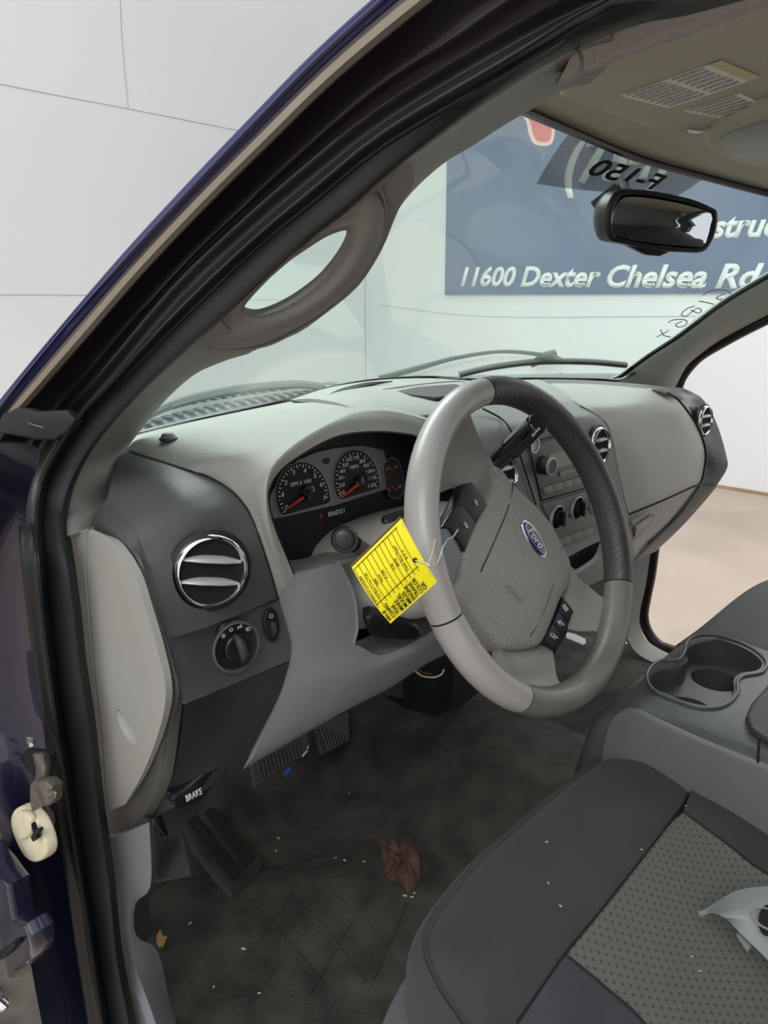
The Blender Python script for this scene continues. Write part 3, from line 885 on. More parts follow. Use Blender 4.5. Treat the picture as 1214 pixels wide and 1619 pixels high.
# inward return so no light leaks between trims
# ------------------------------------------------------------------ right pillar
rp = thing('pillar_trim', 'grey plastic trim on passenger side pillar at right of windscreen', 'pillar trim', (0.65, 0.3, 1.3))
ri = [gl(*p) for p in [(968, 604, 0.66), (988, 594, 0.655), (1029, 564, 0.65), (1081, 530, 0.645), (1148, 480, 0.62), (1214, 440, 0.60), (1290, 398, 0.57), (1390, 345, 0.55)]]
ro_ = [gl(*p) for p in [(1058, 625, 0.76), (1067, 611, 0.76), (1082, 584, 0.75), (1097, 568, 0.745), (1135, 540, 0.73), (1178, 516, 0.71), (1260, 474, 0.68), (1390, 410, 0.64)]]
rm = [a*0.5+b*0.5+V((-0.015, -0.020, 0.004)) for a, b in zip(ri, ro_)]
sheet('pillar_cover', [[p+V((0.02, 0.03, 0)) for p in ri], ri, rm, ro_, [p+V((0.02, 0.02, 0)) for p in ro_]], PILR, rp, nu=4, nv=5, thick=0.003)
tube('glass_edge', [p+V((0.004, 0.008, 0.0)) for p in ri], 0.006, FRIT, rp, n=4, seg=8)
rse = thing('door_seal', 'black rubber weatherstrip around the empty passenger door opening', 'seal', (0.76, 0.3, 0.6))
tube('upper_seal', [gl(*p) for p in [(1070, 618, 0.79), (1078, 597, 0.79), (1092, 578, 0.78), (1110, 561, 0.765), (1140, 543, 0.75), (1180, 521, 0.73), (1262, 480, 0.70), (1390, 415, 0.66)]], 0.012, RUBBER, rse, n=5, seg=10)
tube('lower_seal', [at(u, v, x=0.78) for u, v in [(1040, 820), (1034, 866), (1028, 910), (1021, 945), (1017, 972), (1022, 995), (1036, 1015), (1056, 1026), (1110, 1040)]], 0.014, RUBBER, rse, n=5, seg=10, up=(1, 0, 0))
rk = thing('kick_panel', 'pale grey kick panel and sill on the passenger side beneath glove box', 'kick panel', (0.74, 0.35, 0.6))
sheet('kick_cover', [[at(u, v, x=0.70) for u, v in [(985, 860), (990, 930), (985, 990), (992, 1010), (1010, 1035), (1060, 1060)]],
                     [at(u, v, x=0.75) for u, v in [(1030, 860), (1021, 924), (1012, 965), (1012, 990), (1025, 1015), (1070, 1040)]]], LIGHT2, rk, nu=4, nv=1, thick=0.01)

# ================================================================== DASHBOARD
dash = thing('dashboard', 'two tone grey plastic dashboard under the windscreen', 'dashboard', (0, 0.3, 0.9))
FYv = 0.19

Oc = pz([(441, 945, 'y', .20), (413, 857, 'y', .20), (401, 822, 'y', .205), (383, 792, 'y', .22), (342, 760, 'y', .255), (278, 735, 'z', 1.245), (197, 707, 'z', 1.25),
         (207, 690, 'z', 1.252), (320, 663, 'z', 1.252), (459, 633, 'z', 1.256), (555, 612, 'z', 1.262), (620, 602, 'z', 1.262), (700, 640, 'y', .33)])
Cc = pz([(452, 928, 'y', .1975), (424, 850, 'y', .190), (412, 800, 'y', .19), (408, 762, 'y', .195), (420, 733, 'y', .20), (445, 706, 'y', .21), (480, 681, 'y', .222),
         (515, 662, 'y', .235), (545, 650, 'y', .245), (590, 645, 'y', .25), (640, 652, 'y', .25), (690, 668, 'y', .245), (735, 700, 'y', .24)])
Ic = pz([(464, 909, 'y', .195), (434, 835, 'y', .19), (424, 793, 'y', .19), (427, 768, 'y', .19), (444, 742, 'y', .192), (476, 718, 'y', .195), (515, 696, 'y', .20),
         (548, 685, 'y', .205), (598, 681, 'y', .21), (637, 684, 'y', .215), (664, 691, 'y', .215), (700, 712, 'y', .215), (722, 745, 'y', .21)])
Mc = [a*0.5+b*0.5+V((0, 0, 0.004)) for a, b in zip(Oc, Cc)]
M2 = [a*0.55+b*0.45+V((-0.002*min(1, i/2), -0.010*min(1, i/3), 0.007 if 2 < i < 12 else 0.0)) for i, (a, b) in enumerate(zip(Cc, Ic))]
sheet('dash_pad', [Oc, Mc, Cc, M2, Ic], LIGHT, dash, nu=5, nv=5, thick=0.004)
Id = [p+V((0.006, 0.085, -0.004)) for p in Ic]
sheet('cluster_hood', [Ic, [a*0.5+b*0.5 for a, b in zip(Ic, Id)], Id], BLACKP, dash, nu=5, nv=1, thick=0.002)
# back strip of dash top towards the glass
dl = tube('defrost_slit', [at(u, v, z=1.262) for u, v in [(303, 681), (330, 676), (370, 667), (420, 655), (466, 645), (492, 640)]], 0.0035, MID, dash, n=5, seg=8, up=(0, 0, 1), prof=[(-0.5, -1), (0.1, -0.8), (0.1, 0.8), (-0.5, 1)])

VENTS = [('round chrome-ringed air vent at driver end of dashboard above the headlamp knob', at(333, 902, y=.176), (-0.30, -1, 0.12), 0.0355, R(-14)),
         ('chrome-ringed air vent mostly hidden behind gear stalk left of the radio', at(793, 752, y=.196), (0, -1, 0.1), 0.034, 0.0),
         ('chrome-ringed air vent behind the wheel rim right of the radio', at(947, 704, y=.194), (0, -1, 0.1), 0.032, 0.0),
         ('narrow looking chrome-ringed air vent at far passenger end of dashboard', at(1113, 665, x=.66), (-0.05, -1, 0.05), 0.034, 0.0)]


def vent_hole(o, k):
    _, c, n, r, _t = VENTS[k]
    ct = lathe('cutter', [(0, -0.03), (r*1.05, -0.03), (r*1.05, 0.04), (0, 0.04)], c, n, None, None, seg=48)
    cut(o, [ct])


# left vent panel
Kp = pz([(170, 786, 'x', -.715), (186, 812, 'x', -.72), (198, 824, 'x', -.72), (212, 840, 'x', -.722), (222, 858, 'x', -.722), (230, 880, 'x', -.722), (240, 903, 'x', -.722), (250, 932, 'x', -.722), (259, 965, 'x', -.722), (269, 1009, 'x', -.722)])
Sp = pz([(192, 709, 'z', 1.247), (238, 721, 'z', 1.246), (278, 736, 'z', 1.243), (324, 752, 'y', .265), (360, 772, 'y', .235), (386, 798, 'y', .218), (403, 828, 'y', .206), (413, 858, 'y', .2), (427, 901, 'y', .2), (440, 946, 'y', .2)])
Mp = []
for i, (a, b) in enumerate(zip(Sp, Kp)):
    Mp.append(a*0.5+b*0.5+V((-0.001, -0.004 if i > 5 else -0.008, 0.010 if i < 6 else 0.0)))
vp_ = sheet('vent_panel', [Sp, [a*0.75+b*0.25+V((0, -0.002 if i > 5 else -0.006, 0.006 if i < 6 else 0.0)) for i, (a, b) in enumerate(zip(Sp, Kp))], Mp, [a*0.22+b*0.78+V((-0.001, -0.004, 0.006 if i < 6 else 0.0)) for i, (a, b) in enumerate(zip(Sp, Kp))], Kp], DARKP, dash, nu=5, nv=5, thick=0.004)
vent_hole(vp_, 0)
tube('panel_seam', [p+V((-0.001, -0.001, 0.001)) for p in Sp], 0.0009, SEAM, dash, n=5, seg=6)

# dark side strip and underlying side cover
Ks = pz([(170, 786, 'x', -.715), (186, 812, 'x', -.72), (212, 840, 'x', -.722), (230, 880, 'x', -.722), (250, 932, 'x', -.722), (269, 1009, 'x', -.722), (280, 1060, 'x', -.722), (287, 1098, 'x', -.722), (283, 1150, 'x', -.722), (269, 1236, 'x', -.722), (237, 1297, 'x', -.722)])
Es = pz([(143, 830, 'x', -.735), (160, 842, 'x', -.735), (185, 862, 'x', -.735), (205, 885, 'x', -.735), (217, 930, 'x', -.735), (236, 990, 'x', -.735), (252, 1045, 'x', -.735), (262, 1095, 'x', -.735), (252, 1150, 'x', -.735), (232, 1230, 'x', -.735), (196, 1313, 'x', -.735)])
Ls = pz([(100, 835, 'x', -.74), (100, 845, 'x', -.74), (100, 870, 'x', -.74), (104, 900, 'x', -.74), (110, 945, 'x', -.74), (115, 1000, 'x', -.74), (120, 1050, 'x', -.74), (128, 1100, 'x', -.74), (138, 1160, 'x', -.74), (150, 1240, 'x', -.74), (158, 1330, 'x', -.74)])
sheet('side_strip', [Ks, [a*0.5+b*0.5+V((-0.004, -0.004, 0)) for a, b in zip(Ks, Es)], Es, Ls], DARKW, dash, nu=5, nv=3, thick=0.004)

# light end cap with finger recess
capL = pz([(98, 848, 'x', -.752), (100, 862, 'x', -.752), (103, 882, 'x', -.752), (107, 910, 'x', -.752), (115, 970, 'x', -.752), (123, 1032, 'x', -.752), (131, 1090, 'x', -.752), (142, 1164, 'x', -.752), (149, 1220, 'x', -.752), (157, 1286, 'x', -.752)])
capM = pz([(138, 836, 'x', -.748), (137, 850, 'x', -.748), (136, 870, 'x', -.748), (135, 905, 'x', -.748), (140, 965, 'x', -.748), (145, 1032, 'x', -.748), (151, 1092, 'x', -.748), (159, 1164, 'x', -.748), (163, 1220, 'x', -.748), (168, 1284, 'x', -.748)])
capR = pz([(142, 836, 'x', -.744), (160, 843, 'x', -.744), (183, 861, 'x', -.744), (211, 905, 'x', -.744), (230, 962, 'x', -.744), (250, 1032, 'x', -.744), (262, 1098, 'x', -.744), (250, 1160, 'x', -.744), (226, 1222, 'x', -.744), (198, 1272, 'x', -.744)])
cap = sheet('end_cap', [capL, capM, [a*0.5+b*0.5+V((-0.001, 0, 0)) for a, b in zip(capM, capR)], capR], LIGHT2, dash, nu=4, nv=1, thick=0.007, ang=20)
tube('cap_crease', [p+V((-0.0005, -0.0006, 0)) for p in capM], 0.0009, LIGHT2, dash, n=4, seg=6)
rc = at(199, 1150, x=-.747)
ua = (at(212, 1172, x=-.747)-at(186, 1126, x=-.747)).normalized(); ub = ua.cross(V((-1, 0, 0)))
bm = bmesh.new(); bmesh.ops.create_uvsphere(bm, u_segments=28, v_segments=16, radius=1.0)
me = bpy.data.meshes.new('cutter'); bm.to_mesh(me); bm.free()
mt = Matrix((ua*0.021, ub*0.0125, V((-1, 0, 0))*0.0065)).transposed().to_4x4(); mt.translation = rc
me.transform(mt)
bm = bmesh.new(); bm.from_mesh(me); bmesh.ops.recalc_face_normals(bm, faces=bm.faces); bm.to_mesh(me); bm.free()
cutter = bpy.data.objects.new('cutter', me); COL.objects.link(cutter)
off = offset_of(dash); me.transform(Matrix.Translation((0, 0, 0)))
bpy.context.view_layer.update()
cut(cap, [cutter])

# headlamp switch panel
NF = V((-0.12, -1, 0.12)).normalized()


def fp(u, v, y=0.19): return at(u, v, y=y)


hpO = [(267, 1009), (441, 948), (459, 1011), (460, 1028), (456, 1045), (297, 1113), (289, 1108), (285, 1092)]
hp_p = [at(u, v, y=yy) for (u, v), yy in zip(hpO, [.197, .197, .19, .188, .185, .182, .184, .188])]
sheet('switch_panel', [pz([(268, 1010, 'x', -.722), (272, 1030, 'x', -.722), (278, 1058, 'x', -.722), (284, 1090, 'x', -.722), (296, 1112, 'x', -.718)]),
                       pz([(340, 984, 'y', .194), (346, 1006, 'y', .19), (354, 1034, 'y', .187), (360, 1062, 'y', .184), (364, 1084, 'y', .182)]),
                       pz([(441, 949, 'y', .198), (449, 975, 'y', .193), (458, 1008, 'y', .188), (460, 1028, 'y', .186), (456, 1045, 'y', .184)])], DARKP, dash, nu=4, nv=4, thick=0.004)
tube('panel_seam', pz([(266, 1009, 'x', -.7235), (340, 983, 'y', .190), (441, 947, 'y', .196)]), 0.001, SEAM, dash, n=5, seg=6)
# lower dark knee panel
sheet('knee_panel', [pz([(297, 1113, 'x', -.716), (290, 1150, 'x', -.716), (270, 1236, 'x', -.718), (238, 1297, 'x', -.720)]),
                     pz([(375, 1080, 'y', .184), (362, 1130, 'y', .185), (335, 1200, 'y', .19), (300, 1262, 'y', .20)]),
                     pz([(458, 1046, 'y', .184), (441, 1100, 'y', .185), (405, 1172, 'y', .19), (384, 1216, 'y', .20)])], CHAR, dash, nu=4, nv=4, thick=0.006)
# steering column surround panel
cp1 = pz([(464, 909, 'y', .195), (441, 948, 'y', .2), (459, 1030, 'y', .188), (457, 1046, 'y', .186), (441, 1100, 'y', .187), (400, 1178, 'y', .193), (385, 1216, 'y', .20)])
cp2 = pz([(500, 899, 'y', .192), (500, 945, 'y', .188), (510, 1000, 'y', .183), (512, 1037, 'y', .180), (500, 1075, 'y', .178), (470, 1130, 'y', .185), (440, 1182, 'y', .20)])
cp3 = pz([(532, 889, 'y', .192), (556, 940, 'y', .188), (562, 990, 'y', .183), (556, 1018, 'y', .180), (545, 1055, 'y', .176), (520, 1100, 'y', .184), (493, 1153, 'y', .20)])
sheet('column_panel', [cp1[:4], cp2[:4], cp3[:4]], COLP, dash, nu=4, nv=4, thick=0.005, ang=80)  # same plastic as the dash pad, its shade put into the cooler grey
sheet('panel_return', [cp3[:4], [p+V((0.012, 0.04, -0.014)) for p in cp3[:4]]], COLP, dash, nu=4, nv=1, thick=0.004)
la = [cp1[3], cp2[3], cp3[3]]+pz([(600, 1036, 'y', .176), (640, 1022, 'y', .174), (680, 1000, 'y', .174), (720, 975, 'y', .174), (780, 940, 'y', .176)])
lb = pz([(441, 1100, 'y', .187), (492, 1084, 'y', .179), (538, 1074, 'y', .175), (585, 1064, 'y', .172), (632, 1046, 'y', .170), (676, 1022, 'y', .170), (720, 995, 'y', .172), (780, 960, 'y', .174)])
lc = pz([(385, 1216, 'y', .20), (442, 1183, 'y', .20), (498, 1151, 'y', .20), (560, 1117, 'y', .20), (619, 1086, 'y', .20), (674, 1050, 'y', .20), (730, 1022, 'y', .20), (790, 985, 'y', .20)])
sheet('storage_return', [[p+V((0, 0.06, -0.004)) for p in la[2:]], la[2:]], COLP, dash, nu=4, nv=1, thick=0.003)
sheet('knee_bolster', [la, lb, lc, [p+V((0, 0.06, 0.005)) for p in lc]], COLP, dash, nu=4, nv=4, thick=0.004, ang=80)
slab('column_cavity', pz([(545, 880, 'y', .262), (640, 840, 'y', .262), (760, 830, 'y', .262), (760, 1000, 'y', .262), (640, 1060, 'y', .262), (545, 1060, 'y', .262)]), (0, -1, 0), 0.01, BLACKP, dash)
# ledge under the cluster
sheet('cluster_ledge', [pz([(455, 902, 'y', .20), (464, 909, 'y', .196), (500, 899, 'y', .193), (532, 889, 'y', .193), (620, 862, 'y', .193)]),
                        pz([(452, 886, 'y', .255), (475, 884, 'y', .255), (505, 876, 'y', .255), (540, 866, 'y', .255), (640, 835, 'y', .255)])], MID, dash, nu=3, nv=1, thick=0.004)

# centre top pod with tray
pr_ = pz([(459, 632, 'z', 1.262), (520, 613, 'z', 1.268), (598, 601, 'z', 1.272), (680, 598, 'z', 1.270), (749, 602, 'z', 1.264), (850, 600, 'z', 1.258)])
pf_ = pz([(556, 645, 'y', .265), (600, 645, 'y', .265), (650, 650, 'y', .265), (720, 645, 'y', .265), (800, 640, 'y', .262), (905, 632, 'y', .25)])
pm_ = [a*0.5+b*0.5+V((0, 0, 0.006)) for a, b in zip(pr_, pf_)]
pod = sheet('centre_pod', [pr_, pm_, pf_, [p+V((0, 0.0, -0.02)) for p in pf_]], LIGHT, dash, nu=4, nv=4, thick=0.006)
slab('tray_recess', pz([(628, 618, 'z', 1.2765), (660, 612, 'z', 1.2765), (718, 607, 'z', 1.2765), (738, 612, 'z', 1.2765), (736, 622, 'z', 1.2765), (688, 628, 'z', 1.2765), (650, 624, 'z', 1.2765)]), (0, 0, 1), 0.004, CHAR, dash, sm=0)
tube('tray_lip', pz([(605, 616, 'z', 1.2775), (660, 608, 'z', 1.2775), (722, 603, 'z', 1.2775), (745, 607, 'z', 1.277)]), 0.0012, MID, dash, n=4, seg=6)
tube('pod_slit', pz([(513, 628, 'z', 1.276), (540, 618, 'z', 1.277), (580, 608, 'z', 1.279), (620, 603, 'z', 1.279)]), [0.0012, 0.004, 0.004, 0.001], BLACKP, dash, n=5, seg=8)
tube('pod_seam', pz([(462, 634, 'z', 1.268), (500, 640, 'z', 1.272), (530, 645, 'z', 1.277), (560, 647, 'y', .262)]), 0.002, CHAR, dash, n=5, seg=8)

# centre stack surface (dark grey) wraps from the pod down to the lower storage
c0 = pz([(700, 645, 'y', .262), (775, 640, 'y', .262), (860, 634, 'y', .258), (905, 632, 'y', .252), (932, 640, 'y', .24)])
c1 = pz([(715, 668, 'y', .232), (790, 661, 'y', .230), (868, 652, 'y', .226), (925, 650, 'y', .222), (953, 664, 'y', .215)])
c2 = pz([(740, 715, 'y', .205), (806, 690, 'y', .205), (875, 672, 'y', .203), (940, 672, 'y', .203), (966, 694, 'y', .203)])
c3 = pz([(760, 790, 'y', .20), (835, 765, 'y', .20), (900, 742, 'y', .20), (950, 730, 'y', .20), (977, 748, 'y', .20)])
c4 = pz([(790, 870, 'y', .20), (860, 840, 'y', .20), (915, 812, 'y', .20), (965, 800, 'y', .20), (992, 812, 'y', .20)])
c5 = pz([(815, 920, 'y', .20), (885, 888, 'y', .20), (925, 866, 'y', .20), (965, 848, 'y', .20), (994, 832, 'y', .20)])
cpn = sheet('centre_panel', [c0, c1, c2, c3, c4, c5], MID, dash, nu=4, nv=4, thick=0.004)
vent_hole(cpn, 1); vent_hole(cpn, 2)
tube('panel_seam', pz([(763, 646, 'y', .240), (791, 661, 'y', .226), (806, 678, 'y', .202), (822, 720, 'y', .196), (847, 798, 'y', .196)]), 0.0014, SEAM, dash, n=5, seg=6)

# passenger side
tb = pz([(840, 600, 'z', 1.255), (900, 600, 'z', 1.252), (960, 603, 'z', 1.248), (1020, 608, 'z', 1.240), (1062, 613, 'z', 1.232)])
ts = pz([(870, 606, 'z', 1.250), (930, 607, 'z', 1.246), (985, 611, 'z', 1.241), (1030, 616, 'z', 1.236), (1055, 622, 'z', 1.228)])
sheet('dash_back_strip', [tb, ts], ENDM, dash, nu=4, nv=1, thick=0.004)
p0 = ts
p1 = pz([(905, 632, 'y', .25), (945, 633, 'y', .25), (995, 628, 'y', .25), (1042, 624, 'y', .25), (1068, 630, 'y', .26)])
p2 = pz([(955, 664, 'y', .215), (985, 655, 'y', .215), (1030, 648, 'y', .215), (1065, 645, 'y', .215), (1082, 646, 'y', .235)])
p3 = pz([(968, 694, 'y', .203), (1005, 690, 'y', .20), (1050, 684, 'y', .20), (1085, 678, 'y', .20), (1102, 676, 'y', .212)])
p4 = pz([(978, 748, 'y', .20), (1015, 738, 'y', .19), (1060, 726, 'y', .19), (1095, 718, 'y', .19), (1114, 714, 'y', .20)])
p5 = pz([(992, 805, 'y', .20), (1025, 792, 'y', .19), (1062, 777, 'y', .19), (1092, 763, 'y', .19), (1110, 752, 'y', .20)])
p6 = pz([(994, 812, 'y', .205), (1027, 799, 'y', .20), (1064, 783, 'y', .20), (1090, 771, 'y', .20), (1104, 766, 'y', .205)])
sheet('passenger_pad', [p0, p1, p2, p3, p4, p5, p6], mat('lightened_pad_plastic', (176, 174, 167), 0.5, bump=0.15, bscale=500, var=0.03), dash, nu=4, nv=4, thick=0.004)  # light grey plastic, brightness put into its colour where cabin light is weak
tube('panel_seam', [p[-1]+V((0, -0.002, 0.001)) for p in (p0, p1, p2, p3, p4, p5, p6)], 0.002, SEAM, dash, n=5, seg=6)
tube('panel_seam', [p+V((0, -0.001, -0.001)) for p in p6], 0.002, SEAM, dash, n=5, seg=6)
# right end panel
e0 = pz([(1062, 613, 'z', 1.232), (1055, 622, 'z', 1.228), (1068, 630, 'y', .26), (1082, 646, 'y', .235), (1102, 676, 'y', .212), (1114, 714, 'y', .20), (1117, 738, 'y', .20), (1104, 767, 'y', .205)])
e1 = pz([(1074, 613, 'x', .68), (1078, 622, 'x', .68), (1090, 632, 'x', .68), (1103, 650, 'x', .68), (1118, 680, 'x', .685), (1130, 712, 'x', .69), (1133, 742, 'x', .70), (1116, 772, 'x', .70)])
e2 = pz([(1082, 617, 'x', .72), (1095, 622, 'x', .72), (1106, 628, 'x', .72), (1120, 646, 'x', .725), (1135, 680, 'x', .73), (1146, 722, 'x', .735), (1147, 740, 'x', .735), (1130, 768, 'x', .735)])
e3 = [p+V((0.01, 0.10, -0.02)) for p in e2]
rep_ = sheet('right_end_panel', [e0, e1, e2, e3], ENDM, dash, nu=4, nv=4, thick=0.004, ang=80)
vent_hole(rep_, 3)
# lower right: glove box frame sweeping forward to the floor
g0 = pz([(992, 812, 'y', .205), (1030, 798, 'y', .20), (1064, 783, 'y', .20), (1104, 767, 'y', .205)])
g1 = pz([(985, 850, 'y', .24), (1010, 838, 'y', .24), (1035, 826, 'y', .24), (1075, 806, 'y', .24)])
g2 = pz([(980, 892, 'y', .28), (1000, 884, 'y', .28), (1020, 860, 'y', .28), (1048, 838, 'y', .28)])
sheet('glove_box_frame', [g0, g1, g2], mat('pale_grey_frame_plastic', (172, 170, 163), 0.5, bump=0.15, bscale=500), dash, nu=4, nv=4, thick=0.006)
k0 = pz([(1104, 767, 'y', .205), (1078, 806, 'y', .235), (1048, 838, 'y', .27), (1002, 884, 'y', .28)])
k1 = pz([(1130, 768, 'x', .735), (1108, 792, 'x', .735), (1072, 832, 'x', .735), (1037, 864, 'x', .735)])
k2 = [p+V((0.0, 0.12, -0.01)) for p in k1]
sheet('lower_end_panel', [k0, k1, k2], ENDM, dash, nu=4, nv=3, thick=0.005, ang=80)
gb = thing('glove_box', 'grey glove box door with latch recess low on passenger side of dashboard', 'glove box', tuple(at(1020, 835, y=.22)))
slab('glove_door', pz([(992, 822, 'y', .212), (1094, 778, 'y', .212), (1046, 812, 'y', .225), (1003, 858, 'y', .240), (985, 866, 'y', .24)]), (0.1, -0.95, -0.3), 0.012, LIGHT2, gb, bevel=0.002)
slab('latch_recess', pz([(1003, 836, 'y', .207), (1039, 817, 'y', .207), (1020, 846, 'y', .215), (1000, 860, 'y', .218), (998, 850, 'y', .215)]), (0.1, -0.95, -0.3), 0.004, BLACKP, gb)
slab('latch_handle', pz([(1003, 832, 'y', .202), (1036, 817, 'y', .202), (1026, 832, 'y', .206), (1003, 843, 'y', .206)]), (0.1, -0.95, -0.3), 0.006, LIGHT2, gb, bevel=0.001)

# lower centre cavity + trim below the stack
slab('stack_cavity', pz([(860, 900, 'y', .235), (990, 830, 'y', .235), (996, 900, 'y', .235), (985, 985, 'y', .235), (900, 960, 'y', .235)]), (0, -1, 0), 0.01, BLACKP, dash)
sheet('cavity_side_trim', [pz([(900, 915, 'y', .20), (945, 885, 'y', .20), (962, 850, 'y', .20), (1000, 830, 'y', .205)]), pz([(912, 935, 'y', .21), (950, 917, 'y', .21), (975, 905, 'y', .21), (1002, 884, 'y', .215)])], MID, dash, nu=4, nv=1, thick=0.01)
# firewall underside so nothing is open beneath the dash
slab('firewall', [V((-0.78, 0.80, 0.45)), V((0.78, 0.80, 0.45)), V((0.78, 0.62, 1.22)), V((-0.78, 0.62, 1.22))], (0, -1, -0.2), 0.02, CARPET, dash)

# ------------------------------------------------------------------ instrument cluster
cl = thing('instrument_cluster', 'black and grey gauge cluster with red needles behind the wheel', 'gauges', tuple(at(540, 790, y=.275)))
YC = 0.272
CN = (0, -1, 0)
slab('cluster_face', px([(415, 800), (425, 740), (470, 700), (540, 680), (620, 670), (720, 690), (740, 790), (700, 850), (560, 880), (445, 905)], y=YC+0.004), CN, 0.006, GAUGE, cl, sm=2)
bz = [(434, 820), (427, 800), (429, 782), (440, 760), (471, 728), (500, 716), (530, 709), (572, 705), (606, 712), (614, 740), (616, 772), (600, 776), (531, 798)]
slab('gauge_bezel', px(bz, y=YC), CN, 0.002, BEZEL, cl, bevel=0.0006)
C0 = at(540, 780, y=YC)
ax, az = V((1, 0, 0)), V((0, 0, 1))


def gauge(name, outline, inner):
    slab(name, px(outline, y=YC-0.002), CN, 0.001, SATIN if False else mat('gauge_ring_grey', (120, 121, 122), 0.4), cl, sm=2)
    return slab(name.replace('rim', 'face'), px(inner, y=YC-0.003), CN, 0.001, GAUGE, cl, sm=2)


def shrink(L, k=0.965):
    cx = sum(p[0] for p in L)/len(L); cy = sum(p[1] for p in L)/len(L)
    return [(cx+(p[0]-cx)*k, cy+(p[1]-cy)*k) for p in L]


tac = [(446, 816), (438, 800), (435, 780), (438, 762), (446, 747), (459, 735), (476, 729), (494, 733), (509, 746), (519, 765), (523, 783), (523, 795), (500, 802), (470, 810)]
spd = [(537, 791), (529, 776), (527, 757), (530, 738), (538, 723), (550, 713), (564, 710), (578, 715), (590, 727), (598, 744), (601, 762), (601, 772), (580, 779), (556, 786)]
sml = [(607, 740), (611, 728), (620, 723), (629, 728), (634, 740), (637, 756), (639, 772), (636, 783), (626, 789), (616, 785), (612, 772), (610, 756)]
for nm, L in (('tachometer', tac), ('speedometer', spd), ('temperature_gauges', sml)):
    slab(nm+'_rim', px(L, y=YC-0.002), CN, 0.001, mat('gauge_ring_grey', (165, 166, 166), 0.4), cl, sm=2)
    slab(nm+'_face', px(shrink(L), y=YC-0.003), CN, 0.001, GAUGE, cl, sm=2)
YT = YC-0.0045


def cnum(s, u, v, hpx=6.5, wpx=None, m=WHITE, nm='gauge_number'):
    w = wpx if wpx else sum(2.4 if c == '1' else 4.8 for c in s)+0.8*(len(s)-1)
    p = at(u, v, y=YT); k = (p-EYE).length/FPX
    a = p-ax*w*k*0.5*1.25-az*hpx*k*0.5; b = p+ax*w*k*0.5*1.25-az*hpx*k*0.5
    text(nm, s, a, b, az*hpx*k, m, cl, ext=0.0002, off=0.0)


for s, u, v in (('0', 453, 802), ('1', 447, 782), ('2', 452, 763), ('3', 464, 747), ('4', 482, 744), ('5', 498, 752), ('6', 508, 766), ('7', 513, 787)):
    cnum(s, u, v, 7)
for s, u, v in (('10', 541, 779), ('20', 540, 767), ('30', 540, 755), ('40', 541, 745), ('50', 546, 735), ('60', 552, 726), ('70', 563, 724), ('80', 573, 729), ('90', 579, 736), ('100', 584, 745), ('110', 589, 755), ('120', 588, 767)):
    cnum(s, u, v, 6)
cnum('RPM X 1000', 476, 763, 6.5, 33); cnum('MPH', 560, 738, 6, 14)
cnum('P', 508, 817, 7, 4.5, REDM)
cnum('RND21', 532, 810, 7.5, 27)
cnum('C', 612, 741, 4, 4); cnum('H', 626, 738, 4, 4); cnum('L', 616, 773, 4, 4); cnum('H', 632, 769, 4, 4)


def ticks(name, piv, L, n, k0, k1, r):
    vs, F = [], []
    pts = spl([V((u, v, 0)) for u, v in L], 12)
    for i in range(n):
        p = pts[int(i*(len(pts)-1)/(n-1))]
        f0 = k0 if i % 2 == 0 else (k0+k1)/2
        a = at(piv[0]+(p.x-piv[0])*f0, piv[1]+(p.y-piv[1])*f0, y=YT); b = at(piv[0]+(p.x-piv[0])*k1, piv[1]+(p.y-piv[1])*k1, y=YT)
        d = (b-a).normalized(); s = d.cross(V((0, 1, 0)))*r
        c = len(vs)
        vs += [a-s, b-s, b+s, a+s]; vs += [q+V((0, -0.0003, 0)) for q in vs[c:c+4]]
        F += [(c+4, c+5, c+6, c+7), (c, c+1, c+5, c+4), (c+1, c+2, c+6, c+5), (c+2, c+3, c+7, c+6), (c+3, c, c+4, c+7)]
    raw(name, vs, F, WHITE, cl, sm=False)


ticks('tachometer_ticks', (480, 781), [(446, 812), (437, 785), (442, 757), (458, 737), (479, 731), (500, 739), (516, 762), (521, 787)], 29, 0.84, 0.94, 0.0006)
ticks('speedometer_ticks', (565, 765), [(535, 787), (529, 768), (530, 743), (541, 721), (563, 712), (584, 722), (597, 745), (599, 769)], 25, 0.84, 0.94, 0.0005)
for piv, tip in (((484, 783), (451, 806)), ((566, 766), (540, 787)), ((621, 744), (612, 737)), ((626, 774), (617, 769))):
    a, b = at(*piv, y=YT-0.002), at(*tip, y=YT-0.002)
    tube('gauge_needle', [a, a*0.5+b*0.5, b], [0.0022, 0.0016, 0.0007] if piv[0] < 600 else [0.0012, 0.0009, 0.0005], REDM, cl, n=2, seg=8)
lathe('needle_hub', [(0.011, 0), (0.010, 0.004), (0.006, 0.006), (0, 0.006)], at(486, 779, y=YT), (0, -1, 0), GLOSSB, cl, seg=24)
lathe('needle_hub', [(0.009, 0), (0.008, 0.003), (0, 0.004)], at(567, 763, y=YT), (0, -1, 0), GLOSSB, cl, seg=24)
ringp = [at(563+19*math.cos(t*0.35), 757-19*0.72*math.sin(t*0.35), y=YT) for t in range(0, 10)]
vs, F = [], []
for p in ringp:
    c = len(vs)
    vs += [p+V(q) for q in ((-0.0024, 0, -0.0012), (0.0024, 0, -0.0012), (0.0024, 0, 0.0014), (-0.0024, 0, 0.0014))]
    vs += [q+V((0, -0.0002, 0)) for q in vs[c:c+4]]
    F += [(c+4, c+5, c+6, c+7), (c, c+1, c+5, c+4), (c+1, c+2, c+6, c+5), (c+2, c+3, c+7, c+6), (c+3, c, c+4, c+7)]
raw('metric_scale', vs, F, DIMRED, cl, sm=False)
slab('indicator_window', px([(511, 726), (520, 724), (522, 731), (516, 734), (511, 731)], y=YC-0.002), CN, 0.001, GAUGE, cl)

